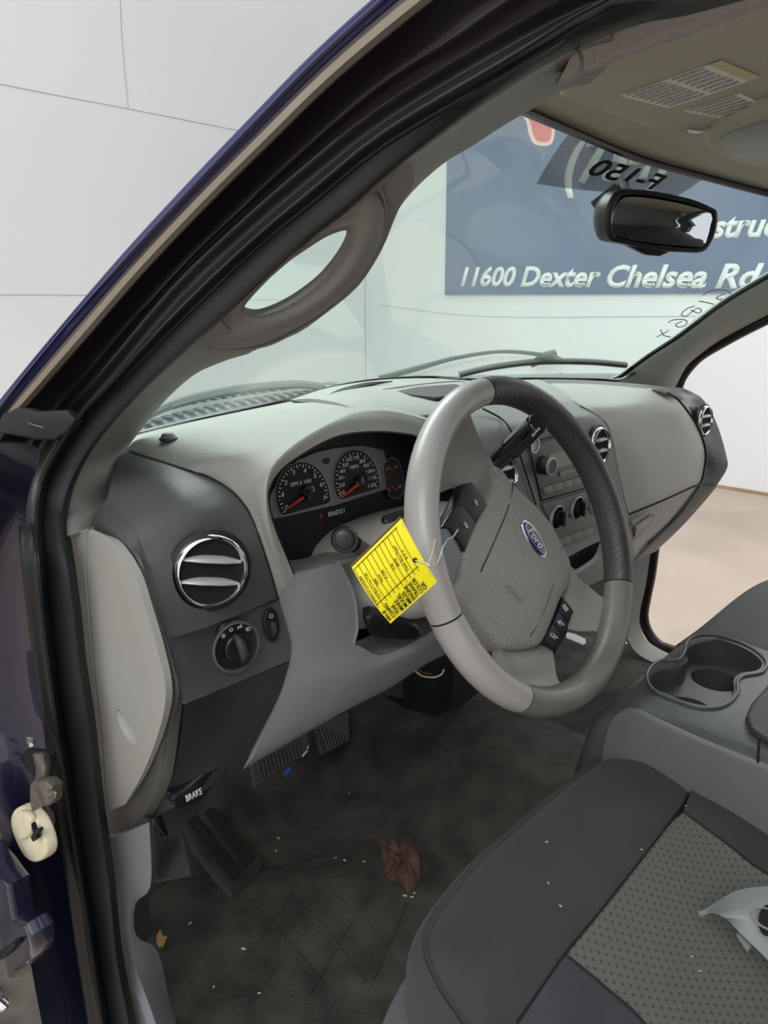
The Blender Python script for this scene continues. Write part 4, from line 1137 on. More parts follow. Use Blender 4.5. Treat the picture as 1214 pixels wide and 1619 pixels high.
# ------------------------------------------------------------------ air vents
def vent(label, loc, nrm, rad, gscale=1.0, tilt=0.0, first=[None]):
    x, y, n = basis(nrm, (1, 0, 0))
    mt = Matrix((x, y, n)).transposed().to_4x4(); mt.translation = V(loc)
    if first[0] is None:
        t = thing('air_vent', label, 'air vent', (0, 0, 0), 'round dashboard air vents')
        ring('chrome_ring', [(0.0305, 0.002), (0.0310, 0.006), (0.0330, 0.0085), (0.0355, 0.0075), (0.0370, 0.003), (0.0370, -0.004), (0.0305, -0.004)], (0, 0, 0), (0, 0, 1), CHROME, t, local=True)
        lathe('vent_barrel', [(0.0306, 0.003), (0.0300, -0.010), (0.0280, -0.022), (0, -0.022)], (0, 0, 0), (0, 0, 1), VOID, t, local=True)
        ring('outer_recess', [(0.0370, 0.0015), (0.0415, 0.0005), (0.0415, -0.004), (0.0370, -0.004)], (0, 0, 0), (0, 0, 1), BLACKP, t, local=True)
        for s in (0.011, -0.011):
            hw = math.sqrt(0.0295**2-s*s)
            pr = [(-0.7, -1.0), (0.0, -1.35), (0.7, -1.0), (0.9, 0.6), (0.0, 1.0), (-0.9, 0.6)]
            tube('slat', [V((-hw, s, 0.000)), V((-hw*0.4, s+0.0012, 0.004)), V((hw*0.4, s+0.0012, 0.004)), V((hw, s, 0.000))], [0.0026, 0.0040, 0.0040, 0.0026], SATIN, t, n=5, up=(0, 1, 0.35), prof=[(0.8*math.cos(a*math.pi/6), 1.9*math.sin(a*math.pi/6)) for a in range(12)], local=True)
        tube('slat_link', [V((0.001, -0.011, -0.006)), V((0.001, 0.011, -0.006))], 0.0015, BLACKP, t, n=1, seg=8, local=True)
        first[0] = t
    else:
        s = first[0]
        t = s.copy(); COL.objects.link(t)
        for ch in s.children:
            c = ch.copy(); COL.objects.link(c); c.parent = t
        t['label'] = label
    sc = rad/0.0370
    t.matrix_world = mt @ Matrix.Rotation(tilt, 4, 'Z') @ Matrix.Diagonal((sc, sc, sc, 1))
    return t


for lb, c, n, r, tl in VENTS: vent(lb, c, n, r, tilt=tl)

# ------------------------------------------------------------------ headlamp switch, dimmer, brake release
hs = thing('headlight_switch', 'black rotary headlamp knob with white symbols on dark switch panel', 'switch', tuple(at(372, 1022, y=.185)))
hc_ = at(372, 1022, y=.182)
KB = list(bpy.data.objects)
ring('switch_bezel', [(0.0190, 0.001), (0.0205, 0.004), (0.0225, 0.003), (0.0228, -0.003), (0.0190, -0.003)], hc_, NF, DARKP, hs)
lathe('switch_plate', [(0.0200, 0.001), (0.0190, 0.0025), (0.013, 0.0015), (0, 0.0015)], hc_, NF, BLACKP, hs)
lathe('knob_base', [(0.0125, 0.001), (0.0122, 0.006), (0.0110, 0.007), (0, 0.007)], hc_, NF, BLACKP, hs)
bx, by, bn = basis(NF, (1, 0, 0))
gd = (by*math.cos(R(10))-bx*math.sin(R(10)))
tube('knob_grip', [hc_+bn*0.006+gd*0.0125, hc_+bn*0.012+gd*0.006, hc_+bn*0.012-gd*0.006, hc_+bn*0.006-gd*0.0125], [0.002, 0.0042, 0.0042, 0.0025], CHAR, hs, n=4, seg=10)
def icon_ring(c, r, w, m, parent, nm): ring(nm, [(r, 0.0), (r, 0.0004), (r-w, 0.0004), (r-w, 0.0)], c, NF, m, parent, seg=16)
ic = hc_+bn*0.0026
icon_ring(ic+by*0.0165-bx*0.003, 0.0016, 0.0004, WHITE, hs, 'off_symbol')
sc_ = ic+by*0.0135-bx*0.0105
icon_ring(sc_, 0.0010, 0.0004, WHITE, hs, 'interior_light_symbol')
for k in range(8):
    a = k*math.pi/4
    d = bx*math.cos(a)+by*math.sin(a)
    tube('light_ray', [sc_+d*0.0013, sc_+d*0.0022], 0.00018, WHITE, hs, n=1, seg=4)
text('parking_light_symbol', 'pE', ic+by*0.0150+bx*0.0030, ic+by*0.0150+bx*0.0075, by*0.0032, WHITE, hs)
text('headlight_symbol', 'ID', ic+by*0.0110+bx*0.0105, ic+by*0.0110+bx*0.0145, by*0.0030, WHITE, hs)

for o in [o for o in bpy.data.objects if o not in KB]:      # full size of the switch
    c = hc_-offset_of(hs)
    o.data.transform(Matrix.Translation(c) @ Matrix.Scale(1.2, 4) @ Matrix.Translation(-c))

dm = thing('dimmer_switch', 'small black thumbwheel in oval recess right of the headlamp knob', 'switch', tuple(at(430, 987, y=.19)))
dc = at(430, 988, y=.183)
dO = [dc+bx*x*0.0085+by*y*0.0185 for x, y in [(math.cos(a*math.pi/12)*(1 if abs(math.sin(a*math.pi/12)) < .8 else 1), math.copysign(min(1, abs(math.sin(a*math.pi/12))*1.0), math.sin(a*math.pi/12))) for a in range(24)]]
slab('dimmer_recess', dO, NF, 0.003, BLACKP, dm, bevel=0.0008)
lathe('thumbwheel', [(0.0, -0.0028), (0.0085, -0.0028), (0.0090, 0), (0.0085, 0.0028), (0, 0.0028)], dc-by*0.005-bn*0.003, bx, CHAR, dm, seg=40)
icon_ring(dc+by*0.010+bn*0.0004, 0.0022, 0.0005, WHITE, dm, 'dimmer_symbol')

rl = thing('brake_release_handle', 'black pull handle printed BRAKE under driver side of dashboard', 'handle', tuple(at(315, 1250, y=.20)))
slab('handle_body', px([(276, 1262), (292, 1252), (322, 1222), (356, 1208), (352, 1230), (336, 1244), (322, 1268), (288, 1278)], y=.196), (0, -1, -0.25), 0.012, BLACKP, rl, bevel=0.003, sm=2)
text('brake_lettering', 'BRAKE', at(294, 1267, y=.194), at(319, 1254, y=.194), at(292, 1257, y=.194)-at(294, 1267, y=.194), WHITE, rl, off=0.02, ext=0.0006, lift=0.001)

# ------------------------------------------------------------------ radio
YR = 0.196
rad = thing('radio', 'grey dashboard radio with round volume knob and preset buttons behind wheel', 'radio', tuple(at(890, 740, y=YR)))
slab('radio_face', px([(839, 706), (897, 690), (935, 768), (858, 789)], y=YR), CN, 0.006, mat('radio_grey', (112, 110, 106), 0.45), rad, bevel=0.001)
slab('radio_gap', px([(836, 700), (899, 684), (940, 769), (856, 793)], y=YR+0.0015), CN, 0.004, SEAM, rad)
slab('display', px([(867, 719), (905, 707), (918, 729), (876, 742)], y=YR-0.001), CN, 0.002, mat('dead_display', (140, 139, 132), 0.3), rad)
slab('cd_slot', px([(850, 697), (894, 688), (895, 690), (851, 700)], y=YR-0.006), CN, 0.002, BLACKP, rad)
for k in range(5):
    t0, t1 = k/5, (k+0.90)/5
    A, B, C_, D = (859, 772), (936, 749), (938, 758), (863, 782)
    q = [lerp2(A, B, t0), lerp2(A, B, t1), lerp2(D, C_, t1), lerp2(D, C_, t0)]
    slab('preset_button', px(q, y=YR-0.003), CN, 0.003, mat('button_grey', (128, 127, 122), 0.4), rad, bevel=0.0008)
for k in range(3):
    A, B, C_, D = (886, 747), (913, 739), (914, 744), (887, 753)
    t0, t1 = k/3, (k+0.92)/3
    q = [lerp2(A, B, t0), lerp2(A, B, t1), lerp2(D, C_, t1), lerp2(D, C_, t0)]
    slab('seek_button', px(q, y=YR-0.003), CN, 0.003, mat('button_grey', (128, 127, 122), 0.4), rad, bevel=0.0008)


def knob(parent, c, r, h, m, nm, capm=None):
    lathe(nm, [(r*1.02, 0), (r, h*0.9), (r*0.9, h), (0, h)], c, (0, -1, 0.02), m, parent, seg=32)
    if capm: ring('knob_ring', [(r*0.78, h*0.98), (r*0.80, h*1.06), (r*1.0, h*1.02), (r*1.03, h*0.9), (r*0.78, h*0.9)], c, (0, -1, 0.02), capm, parent, seg=32)


knob(rad, at(855, 735, y=YR), 0.0145, 0.020, BLACKP, 'volume_knob', SATIN)
cg = thing('clock_button', 'small chrome-rimmed round button above radio volume knob beside gear stalk', 'button', tuple(at(843, 704, y=YR)))
ring('button_rim', [(0.0095, 0.001), (0.0100, 0.004), (0.0112, 0.004), (0.0115, -0.001), (0.0095, -0.001)], at(843, 704, y=YR-0.008), (0, -1, 0), CHROME, cg, seg=28)
lathe('button_cap', [(0.0097, 0.001), (0.008, 0.002), (0, 0.001)], at(843, 704, y=YR-0.008), (0, -1, 0), SATIN, cg, seg=28)
text('airbag_lamp_lettering', 'PASS AIR', at(873, 688, y=YR-0.002), at(887, 684, y=YR-0.002), V((0, 0, 0.003)), WHITE, rad)

cc = thing('climate_control', 'row of three rotary climate knobs below the radio', 'climate control', tuple(at(910, 805, y=YR)))
slab('control_face', px([(858, 797), (937, 775), (958, 838), (888, 866)], y=YR), CN, 0.005, mat('climate_grey', (112, 110, 106), 0.45), cc, bevel=0.001)
for (u, v) in ((880, 818), (912, 803), (942, 795)):
    c = at(u, v, y=YR-0.001)
    ring('dial_ring', [(0.0185, 0.0), (0.0190, 0.004), (0.0208, 0.003), (0.0210, -0.001)], c, (0, -1, 0), SATIN, cc, seg=36)
    lathe('dial_plate', [(0.0186, 0.001), (0, 0.001)], c, (0, -1, 0), GLOSSB, cc, seg=36)
    lathe('dial_knob', [(0.0135, 0.001), (0.0125, 0.008), (0, 0.009)], c, (0, -1, 0), BLACKP, cc, seg=28)
    box('dial_grip', c+V((0, -0.013, 0)), 0.006, 0.010, 0.025, GLOSSB, cc, bev=0.002)
for k in range(4):
    A, B, C_, D = (884, 854), (955, 829), (957, 836), (890, 863)
    t0, t1 = k/4, (k+0.94)/4
    q = [lerp2(A, B, t0), lerp2(A, B, t1), lerp2(D, C_, t1), lerp2(D, C_, t0)]
    slab('mode_button', px(q, y=YR-0.002), CN, 0.003, mat('button_grey', (124, 123, 118), 0.4), cc, bevel=0.0008)
tube('face_line', px([(868, 826), (955, 797)], y=YR-0.001), 0.0008, SEAM, cc, n=1, seg=6)

sb = thing('dash_sensor', 'small grey dome sensor on left corner of dash top', 'sensor', tuple(at(265, 692, z=1.256)))
lathe('sensor_dome', [(0.0085, -0.001), (0.0080, 0.003), (0.0055, 0.006), (0, 0.0072)], at(266, 693, z=1.262), (0, 0, 1), MID, sb, seg=28)
ring('sensor_base', [(0.0080, -0.002), (0.0090, 0.0012), (0.0105, 0.0004), (0.0105, -0.002)], at(266, 693, z=1.262), (0, 0, 1), CHAR, sb, seg=28)

# ================================================================== STEERING COLUMN
WC = V((-0.336, 0.030, 1.151)); TL = R(23.3)
WN = V((0, -math.cos(TL), math.sin(TL)))
WE1 = V((1, 0, 0)); WE2 = V((0, math.sin(TL), math.cos(TL)))


def wpt(u, v, h): return onp(u, v, WC+WN*h, WN)


col = thing('steering_column', 'grey plastic steering column shroud between dash and wheel', 'steering column', tuple(WC-WN*0.2))


def colsec(d, w, ht, dz=0.0, n=16):
    c = WC-WN*d+V((0, 0, dz)); P = []
    for i in range(n):
        a = 2*math.pi*i/n
        ca, sa = math.cos(a), math.sin(a)
        P.append(c+WE1*w*math.copysign(abs(ca)**0.6, ca)+WE2*ht*math.copysign(abs(sa)**0.6, sa))
    return P


sheet('column_shroud', [colsec(0.07, 0.050, 0.048), colsec(0.085, 0.062, 0.055), colsec(0.13, 0.082, 0.064, 0.002), colsec(0.18, 0.108, 0.070, 0.008), colsec(0.255, 0.132, 0.074, 0.012)], LIGHT2, col, nu=2, nv=3, thick=0.003, closed=True, ang=60)
tube('shroud_seam', [p+WN*0.0 for p in colsec(0.11, 0.0755, 0.0605)], 0.0007, SEAM, col, n=3, seg=5, closed=True)
lathe('ignition_lock', [(0.019, 0), (0.019, 0.006), (0.014, 0.007), (0.013, 0.003), (0, 0.003)], at(598, 870, x=-0.41), (-1, -0.5, 0.1), MID, col, seg=28)
slab('tilt_lever_pad', pz([(608, 822, 'x', -.40), (616, 812, 'x', -.40), (640, 806, 'x', -.38), (648, 812, 'x', -.38), (640, 820, 'x', -.38), (614, 828, 'x', -.40)]), (-0.4, -0.6, 0.7), 0.012, BLACKP, col, bevel=0.004, sm=2)
# dark lever parts under the column
slab('lower_shroud_lip', pz([(583, 976, 'y', .17), (600, 984, 'y', .16), (640, 990, 'y', .15), (660, 1000, 'y', .15), (655, 1010, 'y', .155), (610, 1008, 'y', .17), (588, 1000, 'y', .175)]), (-0.4, -0.8, -0.4), 0.02, BLACKP, col, bevel=0.004, sm=2)

ts_ = thing('turn_signal_stalk', 'black turn signal stalk with round end cap left of the column', 'stalk', tuple(at(560, 860, x=-.47)))
e_ = at(545, 853, x=-.505); b0 = at(600, 880, x=-.405)
dv = (e_-b0).normalized()
tube('stalk', [b0, b0*0.6+e_*0.4, e_-dv*0.026], [0.006, 0.007, 0.010], BLACKP, ts_, n=4, seg=16)
lathe('stalk_end', [(0.0, -0.032), (0.009, -0.032), (0.0135, -0.020), (0.0152, -0.006), (0.0152, 0.0), (0.0135, 0.003), (0.0115, 0.003), (0.0112, 0.001), (0.0110, 0.0035), (0.009, 0.0045), (0, 0.0045)], e_, V((-0.62, -0.75, 0.25)), BLACKP, ts_, seg=36)

gs = thing('gear_shift_stalk', 'glossy black column gear lever sticking up right of the steering hub', 'gear lever', tuple(at(790, 720, y=.09)))
ga, gb_ = at(770, 745, y=.13), at(851, 668, y=.045)
tube('lever', [ga, ga*0.5+gb_*0.5], [0.010, 0.0125], GLOSSB, gs, n=1, seg=20)
tube('lever_grip', [ga*0.5+gb_*0.5, ga*0.2+gb_*0.8, gb_*0.98+ga*0.02, gb_], [0.0128, 0.0135, 0.0125, 0.009], GLOSSB, gs, n=5, seg=24)
tube('grip_joint', [ga*0.5+gb_*0.5, ga*0.49+gb_*0.51], 0.0136, BLACKP, gs, n=1, seg=24)
text('lever_lettering', 'TOW HAUL', at(841, 691, y=.034), at(853, 677, y=.030), at(839, 688, y=.034)-at(841, 691, y=.034), WHITE, gs, ext=0.0004, lift=0.001)

# ================================================================== STEERING WHEEL
sw = thing('steering_wheel', 'grey four spoke steering wheel turned clockwise with worn dark leather grip', 'steering wheel', tuple(WC))
RO = R(31)          # direction of the wheel's own top


def wdir(deg): a = R(deg); return WE1*math.cos(a)+WE2*math.sin(a)


def rim_arc(name, a0, a1, m, r=0.0168, R0=0.1785, step=4, sqz=1.12):
    n = max(4, int(abs(a1-a0)/step))
    pts = [WC+wdir(a0+(a1-a0)*i/n)*R0 for i in range(n+1)]
    P = pts
    verts, F = [], []
    sg = 20
    for i, p in enumerate(P):
        d = (p-WC).normalized()
        end = min(i, len(P)-1-i)
        rr = r*(0.965 if end == 0 else 1.0)
        for s in range(sg):
            a = 2*math.pi*s/sg
            verts.append(p+d*rr*math.cos(a)*0.98+WN*rr*math.sin(a)*sqz)
    for i in range(len(P)-1):
        for s in range(sg): F.append((i*sg+s, i*sg+(s+1) % sg, (i+1)*sg+(s+1) % sg, (i+1)*sg+s))
    F.append(tuple(range(sg))); F.append(tuple((len(P)-1)*sg+s for s in range(sg)))
    return raw(name, verts, F, m, sw, ang=60)


rim_arc('rim_section', 94.4, 191.6, WHEELG)['label'] = 'smooth glossy grey part of the rim'
rim_arc('rim_section', 192.2, 234.6, WHEELG)['label'] = 'smooth lower grey part of the rim'
rim_arc('leather_grip', -31.6, 93.6, LEATHER)['label'] = 'dark stitched worn leather grip'
rim_arc('rim_section', 235.2, 327.8, WHEELD)['label'] = 'worn greenish grey lower rim'
rim_arc('rim_core', 0, 360, SEAM, r=0.0158)
# stitching on the inner side of the leather
for i in range(44):
    a = -28+i*2.7
    if a > 91: break
    c = WC+wdir(a)*(0.1785-0.0158)+WN*0.006
    c2 = WC+wdir(a+1.6)*(0.1785-0.0120)+WN*0.0135
    tube('stitch', [c, c*0.5+c2*0.5-wdir(a)*0.0012+WN*0.001, c2], 0.0007, PIPING, sw, n=2, seg=5)
# scuffed edge patches
tt = 60
for a, r_ in ((55, .0172), (52, .0172), (49.5, .0171), (24, .0171), (20, .0171)):
    c = WC+wdir(a)*(0.1785+0.0155)+WN*0.006
    lathe('scuff_patch', [(0.0062, -0.001), (0.0045, 0.0012), (0, 0.0016)], c, wdir(a)+WN*0.3, mat('scuffed_leather', (92, 76, 58), 0.9, bump=0.6, var=0.3, vscale=80), sw, seg=9)

HB = -0.030      # height of the hub face against the rim plane
ab = [(779, 736), (790, 738), (811, 764), (854, 806), (874, 832), (888, 859), (899, 880), (903, 897), (898, 927), (887, 946), (873, 982), (859, 1014), (848, 1024), (825, 1029), (802, 1027), (786, 1014), (771, 996), (742, 960), (719, 932), (728, 905), (734, 868), (750, 830), (768, 795), (782, 762), (783, 750)]
abp = [wpt(u, v, HB) for u, v in ab]
abc = wpt(822, 890, HB)
def scaled(L, c, k, h): return [c+(p-c)*k+WN*h for p in L]
sheet('airbag_cover', [scaled(abp, abc, 0.99, -0.035), scaled(abp, abc, 1.0, -0.010), scaled(abp, abc, 0.985, -0.002), scaled(abp, abc, 0.92, 0.003), scaled(abp, abc, 0.6, 0.008), scaled(abp, abc, 0.25, 0.010), scaled(abp, abc, 0.01, 0.010)], AIRB, sw, nu=3, nv=3, thick=0.002, closed=True, ang=80)
HH = HB+0.0075
tube('cover_seam', [wpt(u, v, HH+dh) for u, v, dh in [(811, 766, -.004), (808, 785, -.001), (800, 812, 0), (790, 836, 0), (774, 873, 0), (760, 904, 0)]], 0.0008, CHAR, sw, n=5, seg=6)
tube('cover_seam', [wpt(u, v, HH+dh) for u, v, dh in [(888, 866, -.004), (886, 886, -.003), (880, 906, -.001), (863, 958, -.001), (848, 990, -.002), (838, 1006, -.003)]], 0.0008, CHAR, sw, n=5, seg=6)
text('airbag_lettering', 'AIRBAG', wpt(797, 925, HH+0.003), wpt(823, 953, HH+0.003), wpt(803, 921, HH+0.003)-wpt(797, 925, HH+0.003), mat('embossed_grey', (140, 138, 133), 0.5), sw, ext=0.0004)
# oval emblem
ec = wpt(845, 852, HH+0.003)
ex = (wpt(862, 879, HH)-wpt(828, 827, HH)).normalized(); ey = WN.cross(ex)
el = (wpt(862, 879, HH)-wpt(828, 827, HH)).length/2
em = slab('emblem', ell(ec, ex, ey, el*1.04, el*0.44, 40), WN, 0.004, CHROME, sw, bevel=0.001); em['label'] = 'oval brand badge, silver rim'
slab('emblem_face', ell(ec+WN*0.0012, ex, ey, el*0.96, el*0.36, 40), WN, 0.002, BLUEO, em, bevel=0.0004)
ring('emblem_line', [(1, 0), (1, 0.0003), (0.965, 0.0003), (0.965, 0)], (0, 0, 0), (0, 0, 1), CHROME, em, local=True)
eo = [o for o in em.children if o.name.startswith('emblem_line')][0]
mt = Matrix((ex*el*0.90, ey*el*0.31, WN)).transposed().to_4x4(); mt.translation = ec+WN*0.0022
eo.data.transform(mt); eo.data.transform(Matrix.Translation(-offset_of(em)))
text('emblem_script', 'Ford', ec-ex*el*0.60-ey*el*0.20+WN*0.0022, ec+ex*el*0.60-ey*el*0.20+WN*0.0022, ey*el*0.42, WHITE, em, ext=0.0004, shear=0.35, off=0.01)

# spokes: (pixels, height)
HS = -0.022
def spoke(name, rows, m, th=0.014):
    return sheet(name, [[wpt(u, v, h) for u, v, h in r] for r in rows], m, sw, nu=4, nv=3, thick=th, ang=70)
spoke('spoke', [[(742, 652, -.004), (722, 682, -.008), (704, 712, -.010), (694, 745, -.012), (690, 781, -.014)],
                [(757, 690, -.018), (745, 705, -.024), (728, 722, -.026), (716, 745, -.028), (706, 775, -.030)],
                [(771, 716, -.030), (766, 725, -.034), (750, 742, -.036), (735, 755, -.036), (722, 769, -.036)],
                [(786, 745, -.036), (780, 752, -.038), (766, 762, -.040), (756, 768, -.040), (746, 765, -.038)],
                [(800, 765, -.050), (796, 770, -.050), (784, 785, -.052), (775, 795, -.052), (766, 797, -.050)]], SPOKE)
spoke('spoke', [[(682, 838, -.010), (684, 862, -.010), (688, 890, -.010), (695, 925, -.012), (702, 945, -.014)],
                [(700, 836, -.024), (700, 860, -.022), (704, 888, -.022), (708, 910, -.024), (712, 930, -.026)],
                [(716, 838, -.034), (724, 860, -.030), (726, 885, -.030), (724, 905, -.032), (720, 925, -.036)],
                [(735, 868, -.042), (740, 880, -.044), (742, 900, -.046), (738, 918, -.048), (728, 935, -.050)]], COLP)
spoke('spoke', [[(895, 890, -.046), (885, 930, -.046), (876, 965, -.046), (862, 1000, -.046)],
                [(903, 903, -.036), (900, 940, -.034), (898, 968, -.034), (892, 994, -.036)],
                [(930, 926, -.028), (926, 950, -.026), (922, 975, -.026), (915, 998, -.028)],
                [(956, 946, -.014), (955, 962, -.013), (953, 980, -.013), (946, 998, -.014)],
                [(975, 935, -.002), (975, 960, -.002), (970, 985, -.002), (958, 1010, -.004)]], SPOKE)
spoke('spoke', [[(790, 1010, -.046), (815, 1018, -.046), (845, 1015, -.046), (866, 1005, -.046)],
                [(792, 1028, -.036), (815, 1032, -.036), (845, 1029, -.036), (872, 1022, -.036)],
                [(805, 1052, -.026), (820, 1056, -.026), (848, 1052, -.026), (876, 1042, -.026)],
                [(818, 1076, -.012), (830, 1076, -.012), (852, 1074, -.012), (880, 1070, -.012)],
                [(815, 1100, -.002), (832, 1100, -.002), (856, 1096, -.002), (890, 1085, -.002)]], SPOKE)

# button pods
def pod_btn(name, quad, h, parent, m=BLACKP, th=0.008, bev=0.0015):
    return slab(name, [wpt(u, v, h) for u, v in quad], WN, th, m, parent, bevel=bev)
pl1 = slab('left_button_pod', [wpt(u, v, -.032) for u, v in [(698, 836), (714, 806), (732, 768), (746, 764), (757, 778), (768, 796), (750, 838), (735, 868), (724, 852), (714, 838)]], WN, 0.012, BLACKP, sw, bevel=0.001); pl1['label'] = 'black button pod on left spoke'
bA = pod_btn('on_button', [(733, 768), (746, 766), (768, 797), (751, 823), (735, 801), (723, 797)], -.026, pl1)
bB = pod_btn('off_button', [(722, 799), (734, 803), (750, 825), (735, 867), (712, 835), (702, 832)], -.026, pl1)
text('on_lettering', 'ON', wpt(749, 791, -.0245), wpt(752, 799, -.0245), wpt(753, 790, -.0245)-wpt(749, 791, -.0245), WHITE, pl1, ext=0.0005)
text('off_lettering', 'OFF', wpt(732, 826, -.0245), wpt(736, 835, -.0245), wpt(736, 825, -.0245)-wpt(732, 826, -.0245), WHITE, pl1, ext=0.0005)
pr1 = slab('right_button_pod', [wpt(u, v, -.034) for u, v in [(890, 946), (907, 966), (895, 1000), (878, 1031), (859, 1015), (874, 982)]], WN, 0.010, BLACKP, sw, bevel=0.001); pr1['label'] = 'black button pod on right spoke'
for s, q, ta, tb_ in (('RES', [(891, 947), (906, 966), (899, 984), (884, 966)], (888, 958), (894, 967)), ('SET', [(883, 968), (898, 986), (891, 1004), (875, 986)], (880, 983), (887, 991)), ('CST', [(874, 988), (890, 1006), (878, 1029), (861, 1013)], (868, 1003), (877, 1012))):
    pod_btn('cruise_button', q, -.029, pr1, th=0.006, bev=0.001)
    a = wpt(ta[0], ta[1], -.028); b = wpt(tb_[0], tb_[1], -.028)
    text('button_lettering', s, a, b, wpt(ta[0]+5, ta[1]-3, -.028)-a, WHITE, pr1, ext=0.0005)

# ================================================================== YELLOW TAG with wire
tg = thing('paper_tag', 'bright yellow vehicle information tag wired to steering wheel rim', 'tag', tuple(at(625, 900, x=-.56)))
TN = V((-0.62, -0.72, 0.12)).normalized()
TP = WC+wdir(190)*0.19+WN*0.03+V((-0.030, -0.03, 0))


def tp(u, v, d=0.0):
    p = onp(u, v, TP, TN)
    return p+TN*(d)


def tq(s, t, d=0.0):          # s along reading direction 0..1, t across rows 0..1
    O, X, Y, Z = (617, 986), (554, 894), (633, 816), (691, 920)
    bow = -5*math.sin(math.pi*s)*(1-0.2*t)
    u = (O[0]*(1-s)+X[0]*s)*(1-t)+(Z[0]*(1-s)+Y[0]*s)*t
    v = (O[1]*(1-s)+X[1]*s)*(1-t)+(Z[1]*(1-s)+Y[1]*s)*t
    return tp(u+bow*0.3, v+bow*-0.6, d+0.004*math.sin(math.pi*s))


sheet('tag_card', [[tq(s/6, t/4) for s in range(7)] for t in range(5)], YELLOW, tg, nu=3, nv=3, thick=0.0006)
sheet('tag_stripe', [[tq(0.975, t/4, 0.0006) for t in range(5)], [tq(1.0, t/4, 0.0006) for t in range(5)]], mat('brown_stripe', (70, 46, 16), 0.6), tg, nu=2, nv=1, thick=0.0004)
for k in range(11):
    t = 0.02+k*0.083
    tube('ruled_line', [tq(s, t, 0.0005) for s in (0.02, 0.3, 0.6, 0.93)] if 0 else [tq(0.30, t, 0.0005), tq(0.6, t, 0.0005), tq(0.93, t, 0.0005)], 0.00022, INK, tg, n=4, seg=4)
tube('ruled_line', [tq(0.36, 0.01, 0.0005), tq(0.36, 0.45, 0.0005), tq(0.36, 0.88, 0.0005)], 0.0003, INK, tg, n=3, seg=4)
tube('ruled_line', [tq(0.93, 0.01, 0.0005), tq(0.93, 0.45, 0.0005), tq(0.93, 0.88, 0.0005)], 0.0003, INK, tg, n=3, seg=4)
rowsT = [('VIN #', '1FTPW14V26FA22394', .19), ('CONFIG', '5.5 Bed Crew Cab', .25), ('YEAR', '2006', .17), ('MAKE', 'Ford', .19), ('MODEL', 'F-150', .23), ('MILES', '', .20), ('ENGINE', '5.4L', .25), ('TRANS', '4R75E', .24), ('COLOR', 'Dark Blue Pearl', .25), ('GR', '9.7.1', .12)]
for k, (a, b, w) in enumerate(rowsT):
    t = 0.075+k*0.083
    A, B = tq(0.035, t, 0.0007), tq(0.035+w, t, 0.0007)
    text('tag_heading', a, A, B, (tq(0.1, t-0.066, 0.0007)-tq(0.1, t, 0.0007)), INK, tg, ext=0.0002, off=0.012)
    if b:
        w2 = 0.024*len(b)
        A, B = tq(0.60-w2/2, t-0.01, 0.0007), tq(0.60+w2/2, t-0.01, 0.0007)
        text('tag_entry', b, A, B, (tq(0.1, t-0.052, 0.0007)-tq(0.1, t-0.01, 0.0007)), INK, tg, ext=0.0002)
text('tag_footer', 'www.autorecyclerinventorytags.com', tq(0.12, 0.985, 0.0007), tq(0.92, 0.985, 0.0007), tq(0.5, 0.955, 0.0007)-tq(0.5, 0.985, 0.0007), PRINT, tg, ext=0.0002)
hp = tp(655, 884, 0.004)
lathe('tag_hole', [(0.0022, 0), (0.0022, 0.0004), (0, 0.0004)], hp, TN, BLACKP, tg, seg=16)
wr_ = [hp+TN*0.001, tp(672, 888, 0.006), tp(680, 894, 0.004), wpt(690, 892, 0.022), wpt(697, 876, 0.026), wpt(700, 866, 0.024), wpt(708, 853, 0.014), wpt(716, 849, 0.006), wpt(724, 837, 0.002)]
tube('twist_wire', wr_, 0.0006, WIREW, tg, n=5, seg=6)
tube('twist_wire', [tp(675, 889, 0.006), wpt(684, 872, 0.024), wpt(688, 852, 0.018)], 0.0005, WIREW, tg, n=5, seg=6)

# ================================================================== REAR VIEW MIRROR
mr = thing('rearview_mirror', 'black framed rearview mirror hanging from windscreen centre', 'mirror', tuple(at(1040, 345, x=0.0)))
mc = at(1040, 350, y=0.09)
md = (EYE-mc).normalized()
MNv = (md+V((0.55, -0.95, -0.05)).normalized()*0.75).normalized()
mo = [(960, 352), (962, 331), (970, 313), (982, 303), (1010, 303), (1031, 305), (1064, 311), (1096, 319), (1122, 330), (1131, 337), (1130, 360), (1122, 382), (1109, 396), (1080, 396), (1047, 394), (1012, 388), (982, 382), (966, 376)]


def mp_(u, v, d=0.0): return onp(u, v, mc+MNv*d, MNv)


M0 = [mp_(u, v) for u, v in mo]
mcen = sum(M0, V((0, 0, 0)))/len(M0)
bx2 = V((0.0, 0.030, 0.0))
sheet('mirror_housing', [[mcen+(p-mcen)*0.92-MNv*0.001 for p in M0], M0, [mcen+(p-mcen)*1.02-MNv*0.006 for p in M0], [mcen+(p-mcen)*0.98-MNv*0.016+bx2*0.3 for p in M0], [mcen+(p-mcen)*0.80-MNv*0.026+bx2*0.5 for p in M0], [mcen+(p-mcen)*0.3-MNv*0.032+bx2*0.5 for p in M0], [mcen+(p-mcen)*0.01-MNv*0.033+bx2*0.5 for p in M0]], BLACKP, mr, nu=3, nv=3, thick=0.002, closed=True, ang=60)
mg = [(967, 356), (969, 338), (977, 322), (990, 312), (1020, 313), (1054, 318), (1090, 326), (1124, 338), (1123, 356), (1118, 376), (1110, 389), (1080, 388), (1047, 385), (1015, 381), (989, 376), (970, 369)]
slab('mirror_glass', [mp_(u, v, 0.0015) for u, v in mg], MNv, 0.003, MIRROR, mr, bevel=0.0005, sm=2)
slab('mirror_lever', [mp_(u, v, -0.004) for u, v in [(1002, 389), (1012, 394), (1024, 400), (1044, 402), (1056, 397), (1062, 392), (1040, 388)]], MNv, 0.014, BLACKP, mr, bevel=0.003)
